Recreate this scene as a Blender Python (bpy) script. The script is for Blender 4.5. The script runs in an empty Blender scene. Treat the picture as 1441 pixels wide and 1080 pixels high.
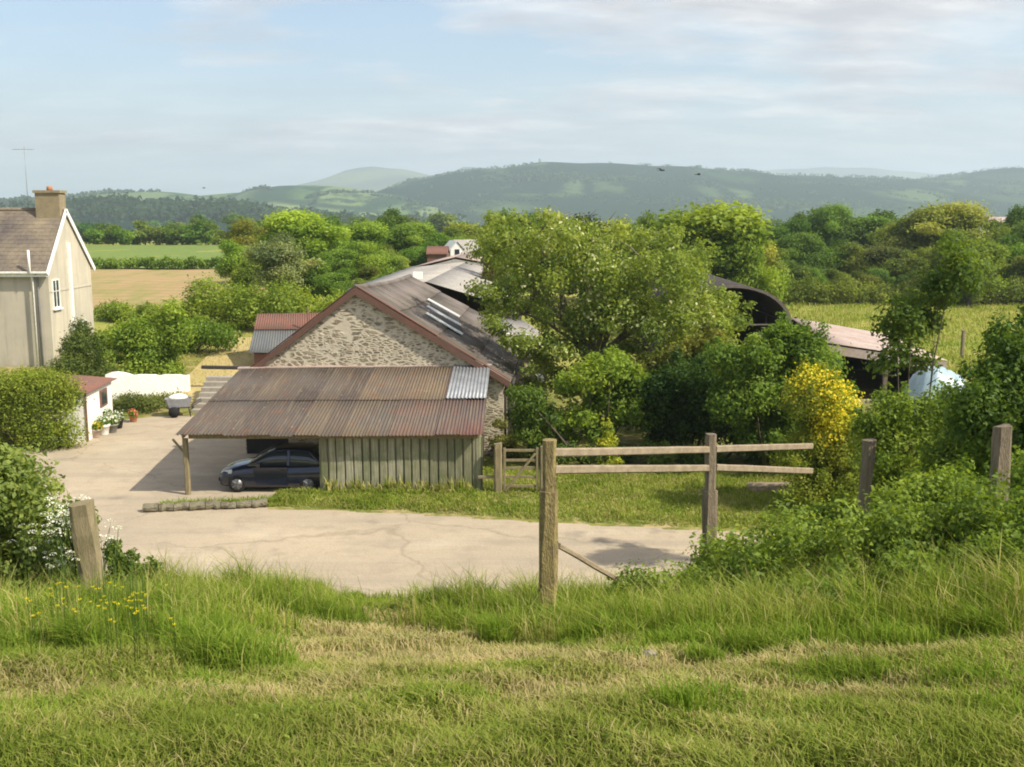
import bpy, math, random
import numpy as np
from mathutils import Vector

random.seed(7)
C = bpy.context.scene.collection
PI = math.pi
R = math.radians

# ------------------------------------------------------------------ camera model
F = 1500.0
PIT = math.atan(240.0 / F)
CP, SP = math.cos(PIT), math.sin(PIT)

def P(px, py, Y):
    """a sight line through the photograph, cut at distance Y"""
    u = (px - 720.5) / F
    v = (540 - py) / F
    dy = CP + v * SP
    dz = -SP + v * CP
    return Vector((u * Y / dy, Y, dz * Y / dy))

def G(px, py, z=-9.0):
    """the same sight line, cut at height z"""
    v = (540 - py) / F
    return P(px, py, z * (CP + v * SP) / (-SP + v * CP))

# ------------------------------------------------------------------ terrain height
def sstep(a, b, x):
    t = np.clip((x - a) / (b - a), 0, 1)
    return t * t * (3 - 2 * t)

def wav(x, y, s):
    return (np.sin(x * 1.7 / s + 1.3) * np.cos(y * 1.3 / s + .4) + .5 * np.sin(x * 3.1 / s - y * 2.3 / s + 2.1)
            + .35 * np.cos(x * 5.3 / s + y * 4.7 / s)) / 1.85

TRACK = [G(375, 716), G(560, 722), G(760, 735), G(980, 746)]
TRX = [p.x for p in TRACK] + [10]
TRY = [p.y for p in TRACK] + [TRACK[-1].y - .8]

def H(x, y):
    x = np.asarray(x, float); y = np.asarray(y, float)
    near = np.interp(y, [-40, 0, 3.1, 5, 8.3, 9.5, 12, 17, 22, 24, 60], [-1.3, -1.6, -1.72, -2.28, -3.37, -3.68, -4.8, -6.85, -8.75, -9.0, -9.0])
    left = np.interp(y, [0, 47, 50, 57, 80, 140, 240, 300, 600, 1500, 20000], [-9, -9, -8.7, -7.6, -7.1, -7, -7, -8.5, -14, -25, -25])
    right = np.interp(y, [0, 110, 160, 300, 600, 1500, 20000], [-9, -9, -9.3, -11, -16, -25, -25])
    k = sstep(-11, -3, x)
    far = left * (1 - k) + right * k
    z = np.where(y < 30, near, far)
    bank = sstep(24, 14, y)
    z = z + bank * (sstep(1.0, 4.5, x) * .30 + sstep(-3.2, -7, x) * .3 + .10 * np.exp(-((x + 2.4) / 1.0) ** 2))
    z = z + bank * .05 * wav(x, y, .55) + sstep(26, 16, y) * .06 * wav(x + 3, y, 1.9)
    # the raised grass strip beyond the track
    ty = np.interp(x, TRX, TRY)
    strip = sstep(.05, .5, y - ty) * sstep(-7.6, -7.1, x) * sstep(40, 34, y)
    cp = (x > -10.6) & (x < -1.2) & (y > 33.2) & (y < 40)
    z = z + np.where(cp, 0, strip * .14)
    z = z + sstep(58, 75, y) * .10 * wav(x, y, 6) + sstep(300, 900, y) * 3 * wav(x, y, 220)
    return z

def h1(x, y):
    return float(H(x, y))

# ------------------------------------------------------------------ scene helpers
def tag(o, label=None, cat=None, group=None, kind=None):
    if label: o['label'] = label
    if cat: o['category'] = cat
    if group: o['group'] = group
    if kind: o['kind'] = kind
    return o

def thing(name, label, cat, loc=(0, 0, 0), rz=0, group=None):
    o = bpy.data.objects.new(name, None)
    o.empty_display_size = .3
    C.objects.link(o)
    o.location = loc
    o.rotation_euler = (0, 0, rz)
    return tag(o, label, cat, group)

def link(name, me, mat=None, parent=None, loc=None, color=None):
    o = bpy.data.objects.new(name, me)
    C.objects.link(o)
    if mat is not None and len(me.materials) == 0:
        me.materials.append(mat)
    if parent is not None: o.parent = parent
    if loc is not None: o.location = loc
    if color is not None: o.color = (color[0], color[1], color[2], 1)
    return o

def copy_tree(o, parent=None):
    c = o.copy(); C.objects.link(c); c.parent = parent
    for ch in list(o.children):
        copy_tree(ch, c)
    return c

class MB:
    def __init__(s): s.v = []; s.f = []; s.t = []; s.sm = []
    def add(s, vs, fs, tint=.5, smooth=False):
        b = len(s.v)
        s.v += [tuple(map(float, q)) for q in vs]
        for f in fs:
            s.f.append(tuple(i + b for i in f)); s.t.append(tint); s.sm.append(smooth)
        return s
    def box(s, x0, x1, y0, y1, z0, z1, tint=.5):
        vs = [(x0, y0, z0), (x1, y0, z0), (x1, y1, z0), (x0, y1, z0), (x0, y0, z1), (x1, y0, z1), (x1, y1, z1), (x0, y1, z1)]
        return s.add(vs, [(3, 2, 1, 0), (4, 5, 6, 7), (0, 1, 5, 4), (1, 2, 6, 5), (2, 3, 7, 6), (3, 0, 4, 7)], tint)
    def prism(s, poly, d, tint=.5):
        """poly: list of 3-D points in one plane, extruded by vector d"""
        n = len(poly); d = Vector(d)
        a = [Vector(p) for p in poly]; b = [p + d for p in a]
        fs = [tuple(range(n - 1, -1, -1)), tuple(range(n, 2 * n))]
        fs += [(i, (i + 1) % n, n + (i + 1) % n, n + i) for i in range(n)]
        return s.add(a + b, fs, tint)
    def loft(s, secs, tint=.5, smooth=True, cap=True, closed=True):
        n = len(secs[0]); vs = []; fs = []
        for c in secs: vs += list(c)
        for i in range(len(secs) - 1):
            for j in range(n if closed else n - 1):
                k = (j + 1) % n
                fs.append((i * n + j, i * n + k, (i + 1) * n + k, (i + 1) * n + j))
        if cap and closed:
            fs.append(tuple(range(n - 1, -1, -1)))
            fs.append(tuple((len(secs) - 1) * n + j for j in range(n)))
        return s.add(vs, fs, tint, smooth)
    def tube(s, pts, rad, sides=7, tint=.5, rough=0, rng=random):
        pts = [Vector(p) for p in pts]; secs = []
        if not hasattr(rad, '__len__'): rad = [rad] * len(pts)
        up = Vector((.31, .17, .93))
        for i, p in enumerate(pts):
            d = (pts[min(i + 1, len(pts) - 1)] - pts[max(i - 1, 0)])
            d = d.normalized() if d.length > 1e-6 else Vector((0, 0, 1))
            a = d.cross(up)
            if a.length < .05: a = d.cross(Vector((1, 0, 0)))
            a.normalize(); b = d.cross(a)
            sec = []
            for k in range(sides):
                w = 2 * PI * k / sides
                r = rad[i] * (1 + rough * rng.uniform(-1, 1))
                sec.append(p + a * (r * math.cos(w)) + b * (r * math.sin(w)))
            secs.append(sec)
        return s.loft(secs, tint)
    def bar(s, a, b, w, h, seg=6, rough=.0, rng=random, tint=.5, cham=.18, up=(0, 0, 1)):
        """a worn bar of rectangular section from a to b: w across, h along 'up'"""
        a = Vector(a); b = Vector(b); d = (b - a).normalized()
        side = d.cross(Vector(up)).normalized(); u = side.cross(d)
        c = cham * min(w, h); secs = []
        base = [(-w / 2 + c, -h / 2), (w / 2 - c, -h / 2), (w / 2, -h / 2 + c), (w / 2, h / 2 - c), (w / 2 - c, h / 2), (-w / 2 + c, h / 2), (-w / 2, h / 2 - c), (-w / 2, -h / 2 + c)]
        for i in range(seg + 1):
            p = a.lerp(b, i / seg)
            ox, oz = rng.uniform(-1, 1) * rough * w, rng.uniform(-1, 1) * rough * h
            secs.append([p + side * (x + ox + rng.uniform(-1, 1) * rough * w * .4) + u * (z + oz * .6 + rng.uniform(-1, 1) * rough * h * .4) for x, z in base])
        return s.loft(secs, tint, smooth=False)
    def mesh(s, name):
        me = bpy.data.meshes.new(name)
        me.from_pydata(s.v, [], s.f)
        at = me.attributes.new('tint', 'FLOAT', 'FACE')
        at.data.foreach_set('value', np.array(s.t, dtype=np.float32))
        me.polygons.foreach_set('use_smooth', np.array(s.sm, dtype=bool))
        me.update()
        return me
    def build(s, name, mat, parent=None, loc=None):
        return link(name, s.mesh(name), mat, parent, loc)

def quad_mesh(name, v, tint, k=4):
    """v: (n*k,3) array, k vertices per face"""
    n = len(v) // k
    me = bpy.data.meshes.new(name)
    me.vertices.add(n * k); me.loops.add(n * k); me.polygons.add(n)
    me.vertices.foreach_set('co', np.ascontiguousarray(v, dtype=np.float32).ravel())
    me.loops.foreach_set('vertex_index', np.arange(n * k, dtype=np.int32))
    me.polygons.foreach_set('loop_start', np.arange(0, n * k, k, dtype=np.int32))
    at = me.attributes.new('tint', 'FLOAT', 'FACE')
    at.data.foreach_set('value', np.ascontiguousarray(tint, dtype=np.float32))
    me.update(calc_edges=True)
    return me

# ------------------------------------------------------------------ materials
def newmat(name):
    m = bpy.data.materials.new(name); m.use_nodes = True
    nt = m.node_tree; nt.nodes.clear()
    out = nt.nodes.new('ShaderNodeOutputMaterial')
    return m, nt, out

class NT:
    """small wrapper for writing node trees"""
    def __init__(s, nt): s.nt = nt
    def n(s, t, **kw):
        nd = s.nt.nodes.new(t)
        for k, v in kw.items(): setattr(nd, k, v)
        return nd
    def set(s, sock, v):
        if hasattr(v, 'is_output'): s.nt.links.new(v, sock)
        else: sock.default_value = v
    def noise(s, vec, scale, detail=4, rough=.55, dist=0):
        nd = s.n('ShaderNodeTexNoise')
        if vec is not None: s.set(nd.inputs['Vector'], vec)
        nd.inputs['Scale'].default_value = scale; nd.inputs['Detail'].default_value = detail
        nd.inputs['Roughness'].default_value = rough; nd.inputs['Distortion'].default_value = dist
        return nd.outputs['Fac']
    def ramp(s, fac, stops, interp='LINEAR'):
        nd = s.n('ShaderNodeValToRGB'); nd.color_ramp.interpolation = interp
        cr = nd.color_ramp
        while len(cr.elements) < len(stops): cr.elements.new(.5)
        for e, (p, c) in zip(cr.elements, stops):
            e.position = p
            e.color = (c, c, c, 1) if not hasattr(c, '__len__') else (c[0], c[1], c[2], 1)
        s.set(nd.inputs['Fac'], fac)
        return nd.outputs['Color']
    def mix(s, fac, a, b, mode='MIX'):
        nd = s.n('ShaderNodeMix', data_type='RGBA', blend_type=mode)
        s.set(nd.inputs[0], fac)
        for i, v in ((6, a), (7, b)):
            if not hasattr(v, 'is_output') and len(v) == 3: v = (v[0], v[1], v[2], 1)
            s.set(nd.inputs[i], v)
        return nd.outputs[2]
    def math(s, op, a, b=0.0, c=None, clamp=False):
        nd = s.n('ShaderNodeMath', operation=op, use_clamp=clamp)
        s.set(nd.inputs[0], a); s.set(nd.inputs[1], b)
        if c is not None: s.set(nd.inputs[2], c)
        return nd.outputs[0]
    def mapping(s, vec, scale=(1, 1, 1), rot=(0, 0, 0), loc=(0, 0, 0)):
        nd = s.n('ShaderNodeMapping')
        s.set(nd.inputs['Vector'], vec); nd.inputs['Scale'].default_value = scale
        nd.inputs['Rotation'].default_value = rot; nd.inputs['Location'].default_value = loc
        return nd.outputs['Vector']
    def bump(s, h, strength=.4, dist=.02):
        nd = s.n('ShaderNodeBump'); nd.inputs['Strength'].default_value = strength
        nd.inputs['Distance'].default_value = dist
        s.set(nd.inputs['Height'], h); return nd.outputs['Normal']
    def attr(s, name):
        return s.n('ShaderNodeAttribute', attribute_name=name).outputs['Fac']
    def geo(s): return s.n('ShaderNodeNewGeometry').outputs['Position']
    def obj(s): return s.n('ShaderNodeTexCoord').outputs['Object']
    def bsdf(s, out, color, rough=.8, normal=None, metal=0, spec=.3):
        b = s.n('ShaderNodeBsdfPrincipled')
        s.set(b.inputs['Base Color'], color if hasattr(color, 'is_output') or len(color) == 4 else (*color, 1))
        s.set(b.inputs['Roughness'], rough); s.set(b.inputs['Metallic'], metal)
        b.inputs['Specular IOR Level'].default_value = spec
        if normal is not None: s.set(b.inputs['Normal'], normal)
        s.nt.links.new(b.outputs[0], out.inputs['Surface'])
        return b

def simple(name, c1, c2=None, scale=3, rough=.8, bump=.2, metal=0, spec=.3, stretch=(1, 1, 1), world=False, dist=.01):
    m, nt, out = newmat(name); n = NT(nt)
    co = n.geo() if world else n.obj()
    co = n.mapping(co, stretch)
    c2 = c2 or tuple(x * .7 for x in c1)
    f = n.ramp(n.noise(co, scale, 6, .62), [(.3, 0), (.7, 1)])
    col = n.mix(f, c1, c2)
    g = n.ramp(n.noise(co, scale * 9, 3, .6), [(.3, .82), (.7, 1.1)])
    col = n.mix(1, col, g, 'MULTIPLY')
    n.bsdf(out, col, rough, n.bump(n.noise(co, scale * 6, 4), bump, dist), metal, spec)
    return m

def leaf_mat(name, trans=.42, spread=.9, rough=.55):
    m, nt, out = newmat(name); n = NT(nt)
    oi = n.n('ShaderNodeObjectInfo')
    t = n.attr('tint')
    bri = n.math('MULTIPLY_ADD', t, spread, 1 - spread * .5)
    col = n.mix(1, oi.outputs['Color'], n.n('ShaderNodeCombineColor').outputs[0], 'MULTIPLY')
    cc = [x for x in nt.nodes if x.type == 'COMBINE_COLOR'][0]
    n.set(cc.inputs[0], n.math('MULTIPLY', bri, n.math('MULTIPLY_ADD', t, .28, .84)))
    n.set(cc.inputs[1], bri); n.set(cc.inputs[2], bri)
    d = n.n('ShaderNodeBsdfDiffuse'); tr = n.n('ShaderNodeBsdfTranslucent'); gl = n.n('ShaderNodeBsdfGlossy')
    nt.links.new(col, d.inputs['Color'])
    tc = n.mix(1, col, (1.5, 1.45, .5), 'MULTIPLY')
    nt.links.new(tc, tr.inputs['Color'])
    gl.inputs['Roughness'].default_value = rough
    gl.inputs['Color'].default_value = (.9, .95, 1, 1)
    m1 = n.n('ShaderNodeMixShader'); m1.inputs[0].default_value = trans
    nt.links.new(d.outputs[0], m1.inputs[1]); nt.links.new(tr.outputs[0], m1.inputs[2])
    m2 = n.n('ShaderNodeMixShader'); m2.inputs[0].default_value = .008
    nt.links.new(m1.outputs[0], m2.inputs[1]); nt.links.new(gl.outputs[0], m2.inputs[2])
    nt.links.new(m2.outputs[0], out.inputs['Surface'])
    return m

def grass_mat(name, stops, trans=.35):
    m, nt, out = newmat(name); n = NT(nt)
    col = n.ramp(n.attr('tint'), stops)
    big = n.ramp(n.noise(n.geo(), 1.3, 3), [(.3, .78), (.7, 1.18)])
    col = n.mix(1, col, big, 'MULTIPLY')
    d = n.n('ShaderNodeBsdfDiffuse'); tr = n.n('ShaderNodeBsdfTranslucent')
    nt.links.new(col, d.inputs['Color'])
    nt.links.new(n.mix(1, col, (1.15, 1.2, .6), 'MULTIPLY'), tr.inputs['Color'])
    m1 = n.n('ShaderNodeMixShader'); m1.inputs[0].default_value = trans
    nt.links.new(d.outputs[0], m1.inputs[1]); nt.links.new(tr.outputs[0], m1.inputs[2])
    nt.links.new(m1.outputs[0], out.inputs['Surface'])
    return m

M = {}
M['leaf'] = leaf_mat('leaf')
M['leaf_far'] = leaf_mat('leaf_far', .25, .8)
M['flower'] = leaf_mat('petal', .3, .5)
M['bark'] = simple('bark', (.13, .105, .075), (.06, .05, .037), 6, .95, .6, stretch=(1, 1, .3))
M['grass_short'] = grass_mat('grass_short', [(0, (.105, .15, .022)), (.42, (.20, .245, .04)), (.7, (.30, .285, .09)), (1, (.42, .35, .175))], .25)
M['grass_tall'] = grass_mat('grass_tall', [(0, (.075, .14, .016)), (.5, (.17, .255, .03)), (.85, (.29, .33, .06)), (1, (.46, .40, .17))], .38)
M['wood_old'] = simple('weathered_wood', (.31, .245, .15), (.17, .15, .075), 5, .9, .5, stretch=(3, 3, .6))
M['wood_rail'] = simple('rail_wood', (.36, .29, .20), (.22, .17, .11), 4, .9, .5, stretch=(.5, 3, 3))
M['plank'] = None
M['white'] = simple('white_paint', (.88, .87, .82), (.80, .78, .72), 1.2, .6, .1)
M['render_cream'] = simple('cream_render', (.60, .52, .38), (.50, .44, .33), .9, .9, .35)
M['render_grey'] = simple('grey_render', (.54, .48, .38), (.44, .40, .33), 1.1, .9, .3)
def mk_render(name, c1, c2):
    m, nt, out = newmat(name); n = NT(nt); co = n.obj()
    col = n.mix(n.ramp(n.noise(co, .7, 5, .6), [(.35, 0), (.65, 1)]), c1, c2)
    st = n.noise(n.mapping(co, (2.2, 2.2, .16)), 1.4, 5, .65)
    col = n.mix(n.ramp(st, [(.5, 0), (.75, .55)]), col, tuple(x * .55 for x in c2))
    sep = n.n('ShaderNodeSeparateXYZ'); n.set(sep.inputs[0], co)
    dmp = n.math('ADD', n.math('MULTIPLY', sep.outputs[2], .35), n.noise(co, 1.3, 4))
    col = n.mix(n.ramp(dmp, [(.45, .55), (.8, 0)]), col, (.25, .24, .16))
    n.bsdf(out, col, .92, n.bump(n.noise(co, 22, 4), .4, .012), 0, .2)
    return m
M['render_cream'] = mk_render('cream_render', (.56, .50, .39), (.47, .43, .34))
M['render_grey'] = mk_render('grey_render', (.54, .48, .38), (.44, .40, .33))
M['slate'] = simple('slate', (.105, .088, .085), (.27, .22, .15), .55, .75, .5, stretch=(1, 1, 1))
M['brick_chim'] = simple('chimney_stone', (.34, .27, .16), (.24, .20, .13), 4, .95, .5)
M['terracotta'] = simple('terracotta', (.45, .19, .10), (.36, .15, .08), 6, .8, .2)
M['rust_red'] = simple('rusty_red_sheet', (.235, .10, .07), (.155, .10, .08), 1.6, .8, .3)
M['barge_rust'] = simple('rusty_barge', (.165, .085, .06), (.12, .072, .055), 2.5, .85, .3)
M['sheet_blue'] = simple('blue_grey_sheet', (.115, .13, .14), (.16, .155, .145), 1.8, .7, .2)
M['sheet_pale'] = simple('pale_sheet', (.46, .39, .35), (.36, .25, .21), .7, .7, .2)
M['sheet_grey'] = simple('grey_sheet', (.40, .375, .34), (.31, .285, .255), .5, .8, .3)
M['roof_light'] = simple('roof_light', (.62, .62, .60), (.52, .52, .5), 3, .35, .1)
M['asbestos'] = simple('cement_sheet', (.185, .16, .15), (.12, .103, .095), .7, .85, .4)
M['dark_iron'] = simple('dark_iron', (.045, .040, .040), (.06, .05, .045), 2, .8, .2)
M['rim_iron'] = simple('rim_iron', (.17, .14, .13), (.11, .09, .08), 2, .8, .2)
M['glass'] = None
M['galv'] = simple('galvanised', (.33, .34, .36), (.22, .23, .25), 2.5, .5, .1, metal=.25)
M['block'] = simple('concrete_block', (.40, .36, .30), (.30, .27, .22), 2, .95, .4)
M['soil'] = simple('soil', (.12, .085, .055), None, 3, .95, .5)
M['stone_grey'] = simple('field_stone', (.27, .25, .22), (.16, .15, .13), 5, .95, .6)
M['black'] = simple('black_plumage', (.02, .02, .022), None, 5, .7, .1)
M['tyre'] = simple('rubber', (.02, .02, .021), None, 10, .85, .2)
M['alloy'] = simple('alloy', (.20, .205, .21), (.16, .16, .17), 10, .45, .05, metal=.5)
M['clear'] = simple('lamp_lens', (.65, .68, .70), (.55, .58, .6), 8, .12, .05, spec=.8)
M['plastic_black'] = simple('plastic_black', (.025, .025, .027), None, 10, .5, .1)

def mk_glass():
    m, nt, out = newmat('window_glass'); n = NT(nt)
    b = n.bsdf(out, (.03, .04, .05), .06, None, 0, .8); return m
M['glass'] = mk_glass()

def mk_paint():
    m, nt, out = newmat('blue_car_paint'); n = NT(nt)
    b = n.bsdf(out, (.006, .010, .032), .3, None, .1, .5)
    b.inputs['Coat Weight'].default_value = .8; b.inputs['Coat Roughness'].default_value = .06
    return m
M['car'] = mk_paint()

def mk_stone(name, stone1, stone2, mortar, sc=(3.6, 3.6, 6.2)):
    m, nt, out = newmat(name); n = NT(nt)
    co = n.obj()
    wob = n.n('ShaderNodeTexNoise'); n.set(wob.inputs['Vector'], co); wob.inputs['Scale'].default_value = 2.2
    va = n.n('ShaderNodeVectorMath', operation='MULTIPLY_ADD')
    n.set(va.inputs[0], wob.outputs['Color']); va.inputs[1].default_value = (.22, .22, .16); n.set(va.inputs[2], co)
    pick = n.ramp(n.noise(co, .9, 3), [(.48, 0), (.52, 1)])
    es = []; cs_ = []
    for k in (1.0, 1.75):
        mp = n.mapping(va.outputs[0], tuple(q * k for q in sc), loc=(k * 3, 0, k))
        ve = n.n('ShaderNodeTexVoronoi', feature='DISTANCE_TO_EDGE'); n.set(ve.inputs['Vector'], mp); ve.inputs['Scale'].default_value = 1
        vc = n.n('ShaderNodeTexVoronoi', feature='F1'); n.set(vc.inputs['Vector'], mp); vc.inputs['Scale'].default_value = 1
        es.append(ve.outputs['Distance']); cs_.append(vc.outputs['Color'])
    ed = n.mix(pick, es[0], es[1]); vcol = n.mix(pick, cs_[0], cs_[1])
    edge = n.math('ADD', ed, n.math('MULTIPLY', n.math('SUBTRACT', n.noise(co, 6, 4, .7), .5), .42))
    edge = n.math('SUBTRACT', edge, n.ramp(n.noise(co, 1.7, 4, .6), [(.45, 0), (.75, .2)]))
    mask = n.ramp(edge, [(.03, 0), (.22, 1)])
    sep = n.n('ShaderNodeSeparateColor'); n.set(sep.inputs[0], vcol)
    st = n.ramp(sep.outputs[0], [(0, stone1), (.5, stone2), (.85, tuple(x * .75 for x in stone1)), (1, mortar)])
    st = n.mix(1, st, n.ramp(n.noise(co, 9, 5, .7), [(.3, .55), (.7, 1.35)]), 'MULTIPLY')
    mo = n.mix(n.noise(co, 1.1, 4), mortar, tuple(x * .8 for x in mortar))
    col = n.mix(mask, mo, st)
    n.bsdf(out, col, .95, n.bump(n.math('MULTIPLY_ADD', mask, .6, n.math('MULTIPLY', n.noise(co, 16, 4), .5)), .7, .04))
    return m
M['rubble'] = mk_stone('rubble_stone', (.21, .175, .12), (.37, .31, .22), (.62, .55, .42), (2.5, 2.5, 6.4))
M['kerb'] = mk_stone('kerb_stone', (.17, .145, .11), (.24, .21, .155), (.20, .18, .12), (2.2, 4, 5))

def mk_sheets(name='old_corrugated_sheet', ramp=None, over=(.115, .10, .09), rustk=.7, ax=(7, .5, .5)):
    """old painted corrugated sheets: one tint for each sheet, rust, streaks"""
    m, nt, out = newmat(name); n = NT(nt)
    co = n.obj(); t = n.attr('tint')
    base = n.ramp(t, ramp or [(0, (.070, .057, .052)), (.25, (.105, .085, .073)), (.5, (.165, .128, .085)), (.75, (.17, .105, .082)), (1, (.15, .077, .068))])
    big = n.noise(co, .55, 5, .6)
    base = n.mix(n.ramp(big, [(.42, 0), (.62, .8)]), base, over)
    streak = n.noise(n.mapping(co, ax), 1.5, 4)
    base = n.mix(n.ramp(streak, [(.5, 0), (.75, .7)]), base, (.19, .155, .11))
    rust = n.noise(co, 2.6, 6, .7)
    base = n.mix(n.ramp(rust, [(.56, 0), (.7, rustk)]), base, (.20, .085, .045))
    lich = n.noise(co, 5, 5, .7)
    base = n.mix(n.ramp(lich, [(.62, 0), (.72, .6)]), base, (.32, .30, .22))
    n.bsdf(out, base, .85, n.bump(n.noise(co, 9, 4), .25, .01), 0, .2)
    return m
M['sheets'] = mk_sheets()
M['asbestos'] = mk_sheets('cement_sheet', [(0, (.13, .112, .105)), (.5, (.175, .15, .14)), (1, (.215, .19, .175))], (.075, .07, .06), .25, (.5, 5, .5))

def mk_plank():
    m, nt, out = newmat('mossy_boards'); n = NT(nt)
    co = n.obj(); t = n.attr('tint')
    base = n.ramp(t, [(0, (.16, .16, .10)), (.5, (.27, .26, .17)), (1, (.35, .335, .24))])
    grain = n.noise(n.mapping(co, (9, 9, .6)), 2, 5, .65)
    base = n.mix(1, base, n.ramp(grain, [(.3, .6), (.7, 1.25)]), 'MULTIPLY')
    moss = n.noise(co, 1.4, 5, .65)
    base = n.mix(n.ramp(moss, [(.45, 0), (.68, .7)]), base, (.115, .14, .055))
    pale = n.noise(n.mapping(co, (3, 3, .4), loc=(4, 0, 0)), 1.6, 3)
    base = n.mix(n.ramp(pale, [(.55, 0), (.75, .5)]), base, (.36, .35, .26))
    n.bsdf(out, base, .95, n.bump(grain, .35, .01), 0, .15)
    return m
M['plank'] = mk_plank()

def mk_concrete():
    m, nt, out = newmat('yard_concrete'); n = NT(nt)
    co = n.geo()
    a = n.noise(co, .16, 6, .62); b = n.noise(co, 1.1, 6, .7); c = n.noise(co, 18, 3)
    col = n.mix(n.ramp(a, [(.35, 0), (.65, 1)]), (.445, .365, .26), (.365, .305, .225))
    col = n.mix(n.ramp(b, [(.48, 0), (.72, .65)]), col, (.28, .235, .175))
    tr = n.noise(n.mapping(co, (.07, .9, 1), (0, 0, .1)), 1.2, 5, .65)
    col = n.mix(n.ramp(tr, [(.50, 0), (.66, .6)]), col, (.31, .265, .205))
    pale = n.noise(n.mapping(co, (.3, .5, 1), loc=(5, 2, 0)), 1, 5, .6)
    col = n.mix(n.ramp(pale, [(.55, 0), (.72, .6)]), col, (.52, .44, .33))
    wv = n.n('ShaderNodeTexNoise'); n.set(wv.inputs['Vector'], co); wv.inputs['Scale'].default_value = .9; wv.inputs['Detail'].default_value = 5
    va = n.n('ShaderNodeVectorMath', operation='MULTIPLY_ADD'); n.set(va.inputs[0], wv.outputs['Color']); va.inputs[1].default_value = (1.6, 1.6, 0); n.set(va.inputs[2], co)
    ck = n.n('ShaderNodeTexVoronoi', feature='DISTANCE_TO_EDGE'); n.set(ck.inputs['Vector'], n.mapping(va.outputs[0], (.13, .13, 0))); ck.inputs['Scale'].default_value = 1
    col = n.mix(n.ramp(ck.outputs['Distance'], [(.0015, .5), (.006, 0)]), col, (.22, .19, .13))
    oil = n.noise(n.mapping(co, (1, 1, 1), loc=(3, 8, 0)), .55, 3, .5)
    col = n.mix(n.ramp(oil, [(.64, 0), (.72, .45)]), col, (.16, .14, .115))
    col = n.mix(1, col, n.ramp(c, [(.3, .88), (.7, 1.1)]), 'MULTIPLY')
    n.bsdf(out, col, .92, n.bump(b, .15, .02), 0, .2)
    return m
M['concrete'] = mk_concrete()

def mk_ground():
    m, nt, out = newmat('grassy_ground'); n = NT(nt)
    co = n.geo()
    a = n.noise(co, .9, 6, .65); b = n.noise(co, 5, 6, .7); c = n.noise(co, .02, 4)
    col = n.mix(n.ramp(a, [(.38, 0), (.62, 1)]), (.13, .155, .03), (.23, .215, .06))
    dry = n.ramp(n.noise(n.mapping(co, (1, 1.4, 1)), 1.15, 5, .7), [(.50, 0), (.62, 1)])
    col = n.mix(n.math('MULTIPLY', dry, .85), col, (.40, .31, .17))
    col = n.mix(1, col, n.ramp(b, [(.25, .62), (.75, 1.3)]), 'MULTIPLY')
    sep = n.n('ShaderNodeSeparateXYZ'); n.set(sep.inputs[0], co)
    farf = n.ramp(n.math('DIVIDE', sep.outputs[1], 200.0), [(.27, 0), (.33, 1)])
    fieldc = n.mix(n.ramp(n.noise(n.mapping(co, (.05, .16, 1)), 1, 5, .65), [(.35, 0), (.65, 1)]), (.20, .25, .045), (.32, .30, .07))
    fieldc = n.mix(n.ramp(n.noise(n.mapping(co, (.25, .7, 1)), 1, 5, .7), [(.5, 0), (.7, .6)]), fieldc, (.36, .31, .12))
    vor = n.n('ShaderNodeTexVoronoi'); n.set(vor.inputs['Vector'], n.mapping(co, (.006, .004, 0))); vor.inputs['Scale'].default_value = 1
    sepc = n.n('ShaderNodeSeparateColor'); n.set(sepc.inputs[0], vor.outputs['Color'])
    pat = n.ramp(sepc.outputs[0], [(0, (.06, .12, .03)), (.4, (.11, .17, .04)), (.7, (.17, .2, .06)), (1, (.22, .2, .10))])
    vf = n.ramp(n.math('DIVIDE', sep.outputs[1], 1000.0), [(.25, 0), (.4, 1)])
    fieldc = n.mix(vf, fieldc, pat)
    col = n.mix(farf, col, fieldc)
    n.bsdf(out, col, .95, n.bump(b, .5, .04), 0, .1)
    return m
M['ground'] = mk_ground()

def mk_stubble():
    m, nt, out = newmat('stubble'); n = NT(nt)
    co = n.geo()
    w = n.n('ShaderNodeTexWave', bands_direction='Y'); n.set(w.inputs['Vector'], n.mapping(co, (1, 1, 1), (0, 0, .12)))
    w.inputs['Scale'].default_value = .10; w.inputs['Distortion'].default_value = 2.5; w.inputs['Detail'].default_value = 3
    col = n.mix(w.outputs['Fac'], (.40, .27, .14), (.31, .25, .12))
    col = n.mix(n.ramp(n.noise(n.mapping(co, (.4, .1, 1)), 1, 5, .65), [(.45, 0), (.65, .8)]), col, (.22, .23, .07))
    col = n.mix(n.ramp(n.noise(co, .05, 3), [(.5, 0), (.65, .6)]), col, (.43, .25, .16))
    n.bsdf(out, col, .95, n.bump(n.noise(co, 2, 4), .6, .1), 0, .1)
    return m
M['stubble'] = mk_stubble()
M['meadow'] = simple('meadow', (.13, .20, .03), (.17, .22, .045), .15, .95, .4, world=True)
M['dry_bank'] = simple('dry_bank', (.50, .38, .19), (.40, .33, .13), .8, .95, .5, world=True)

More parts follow.
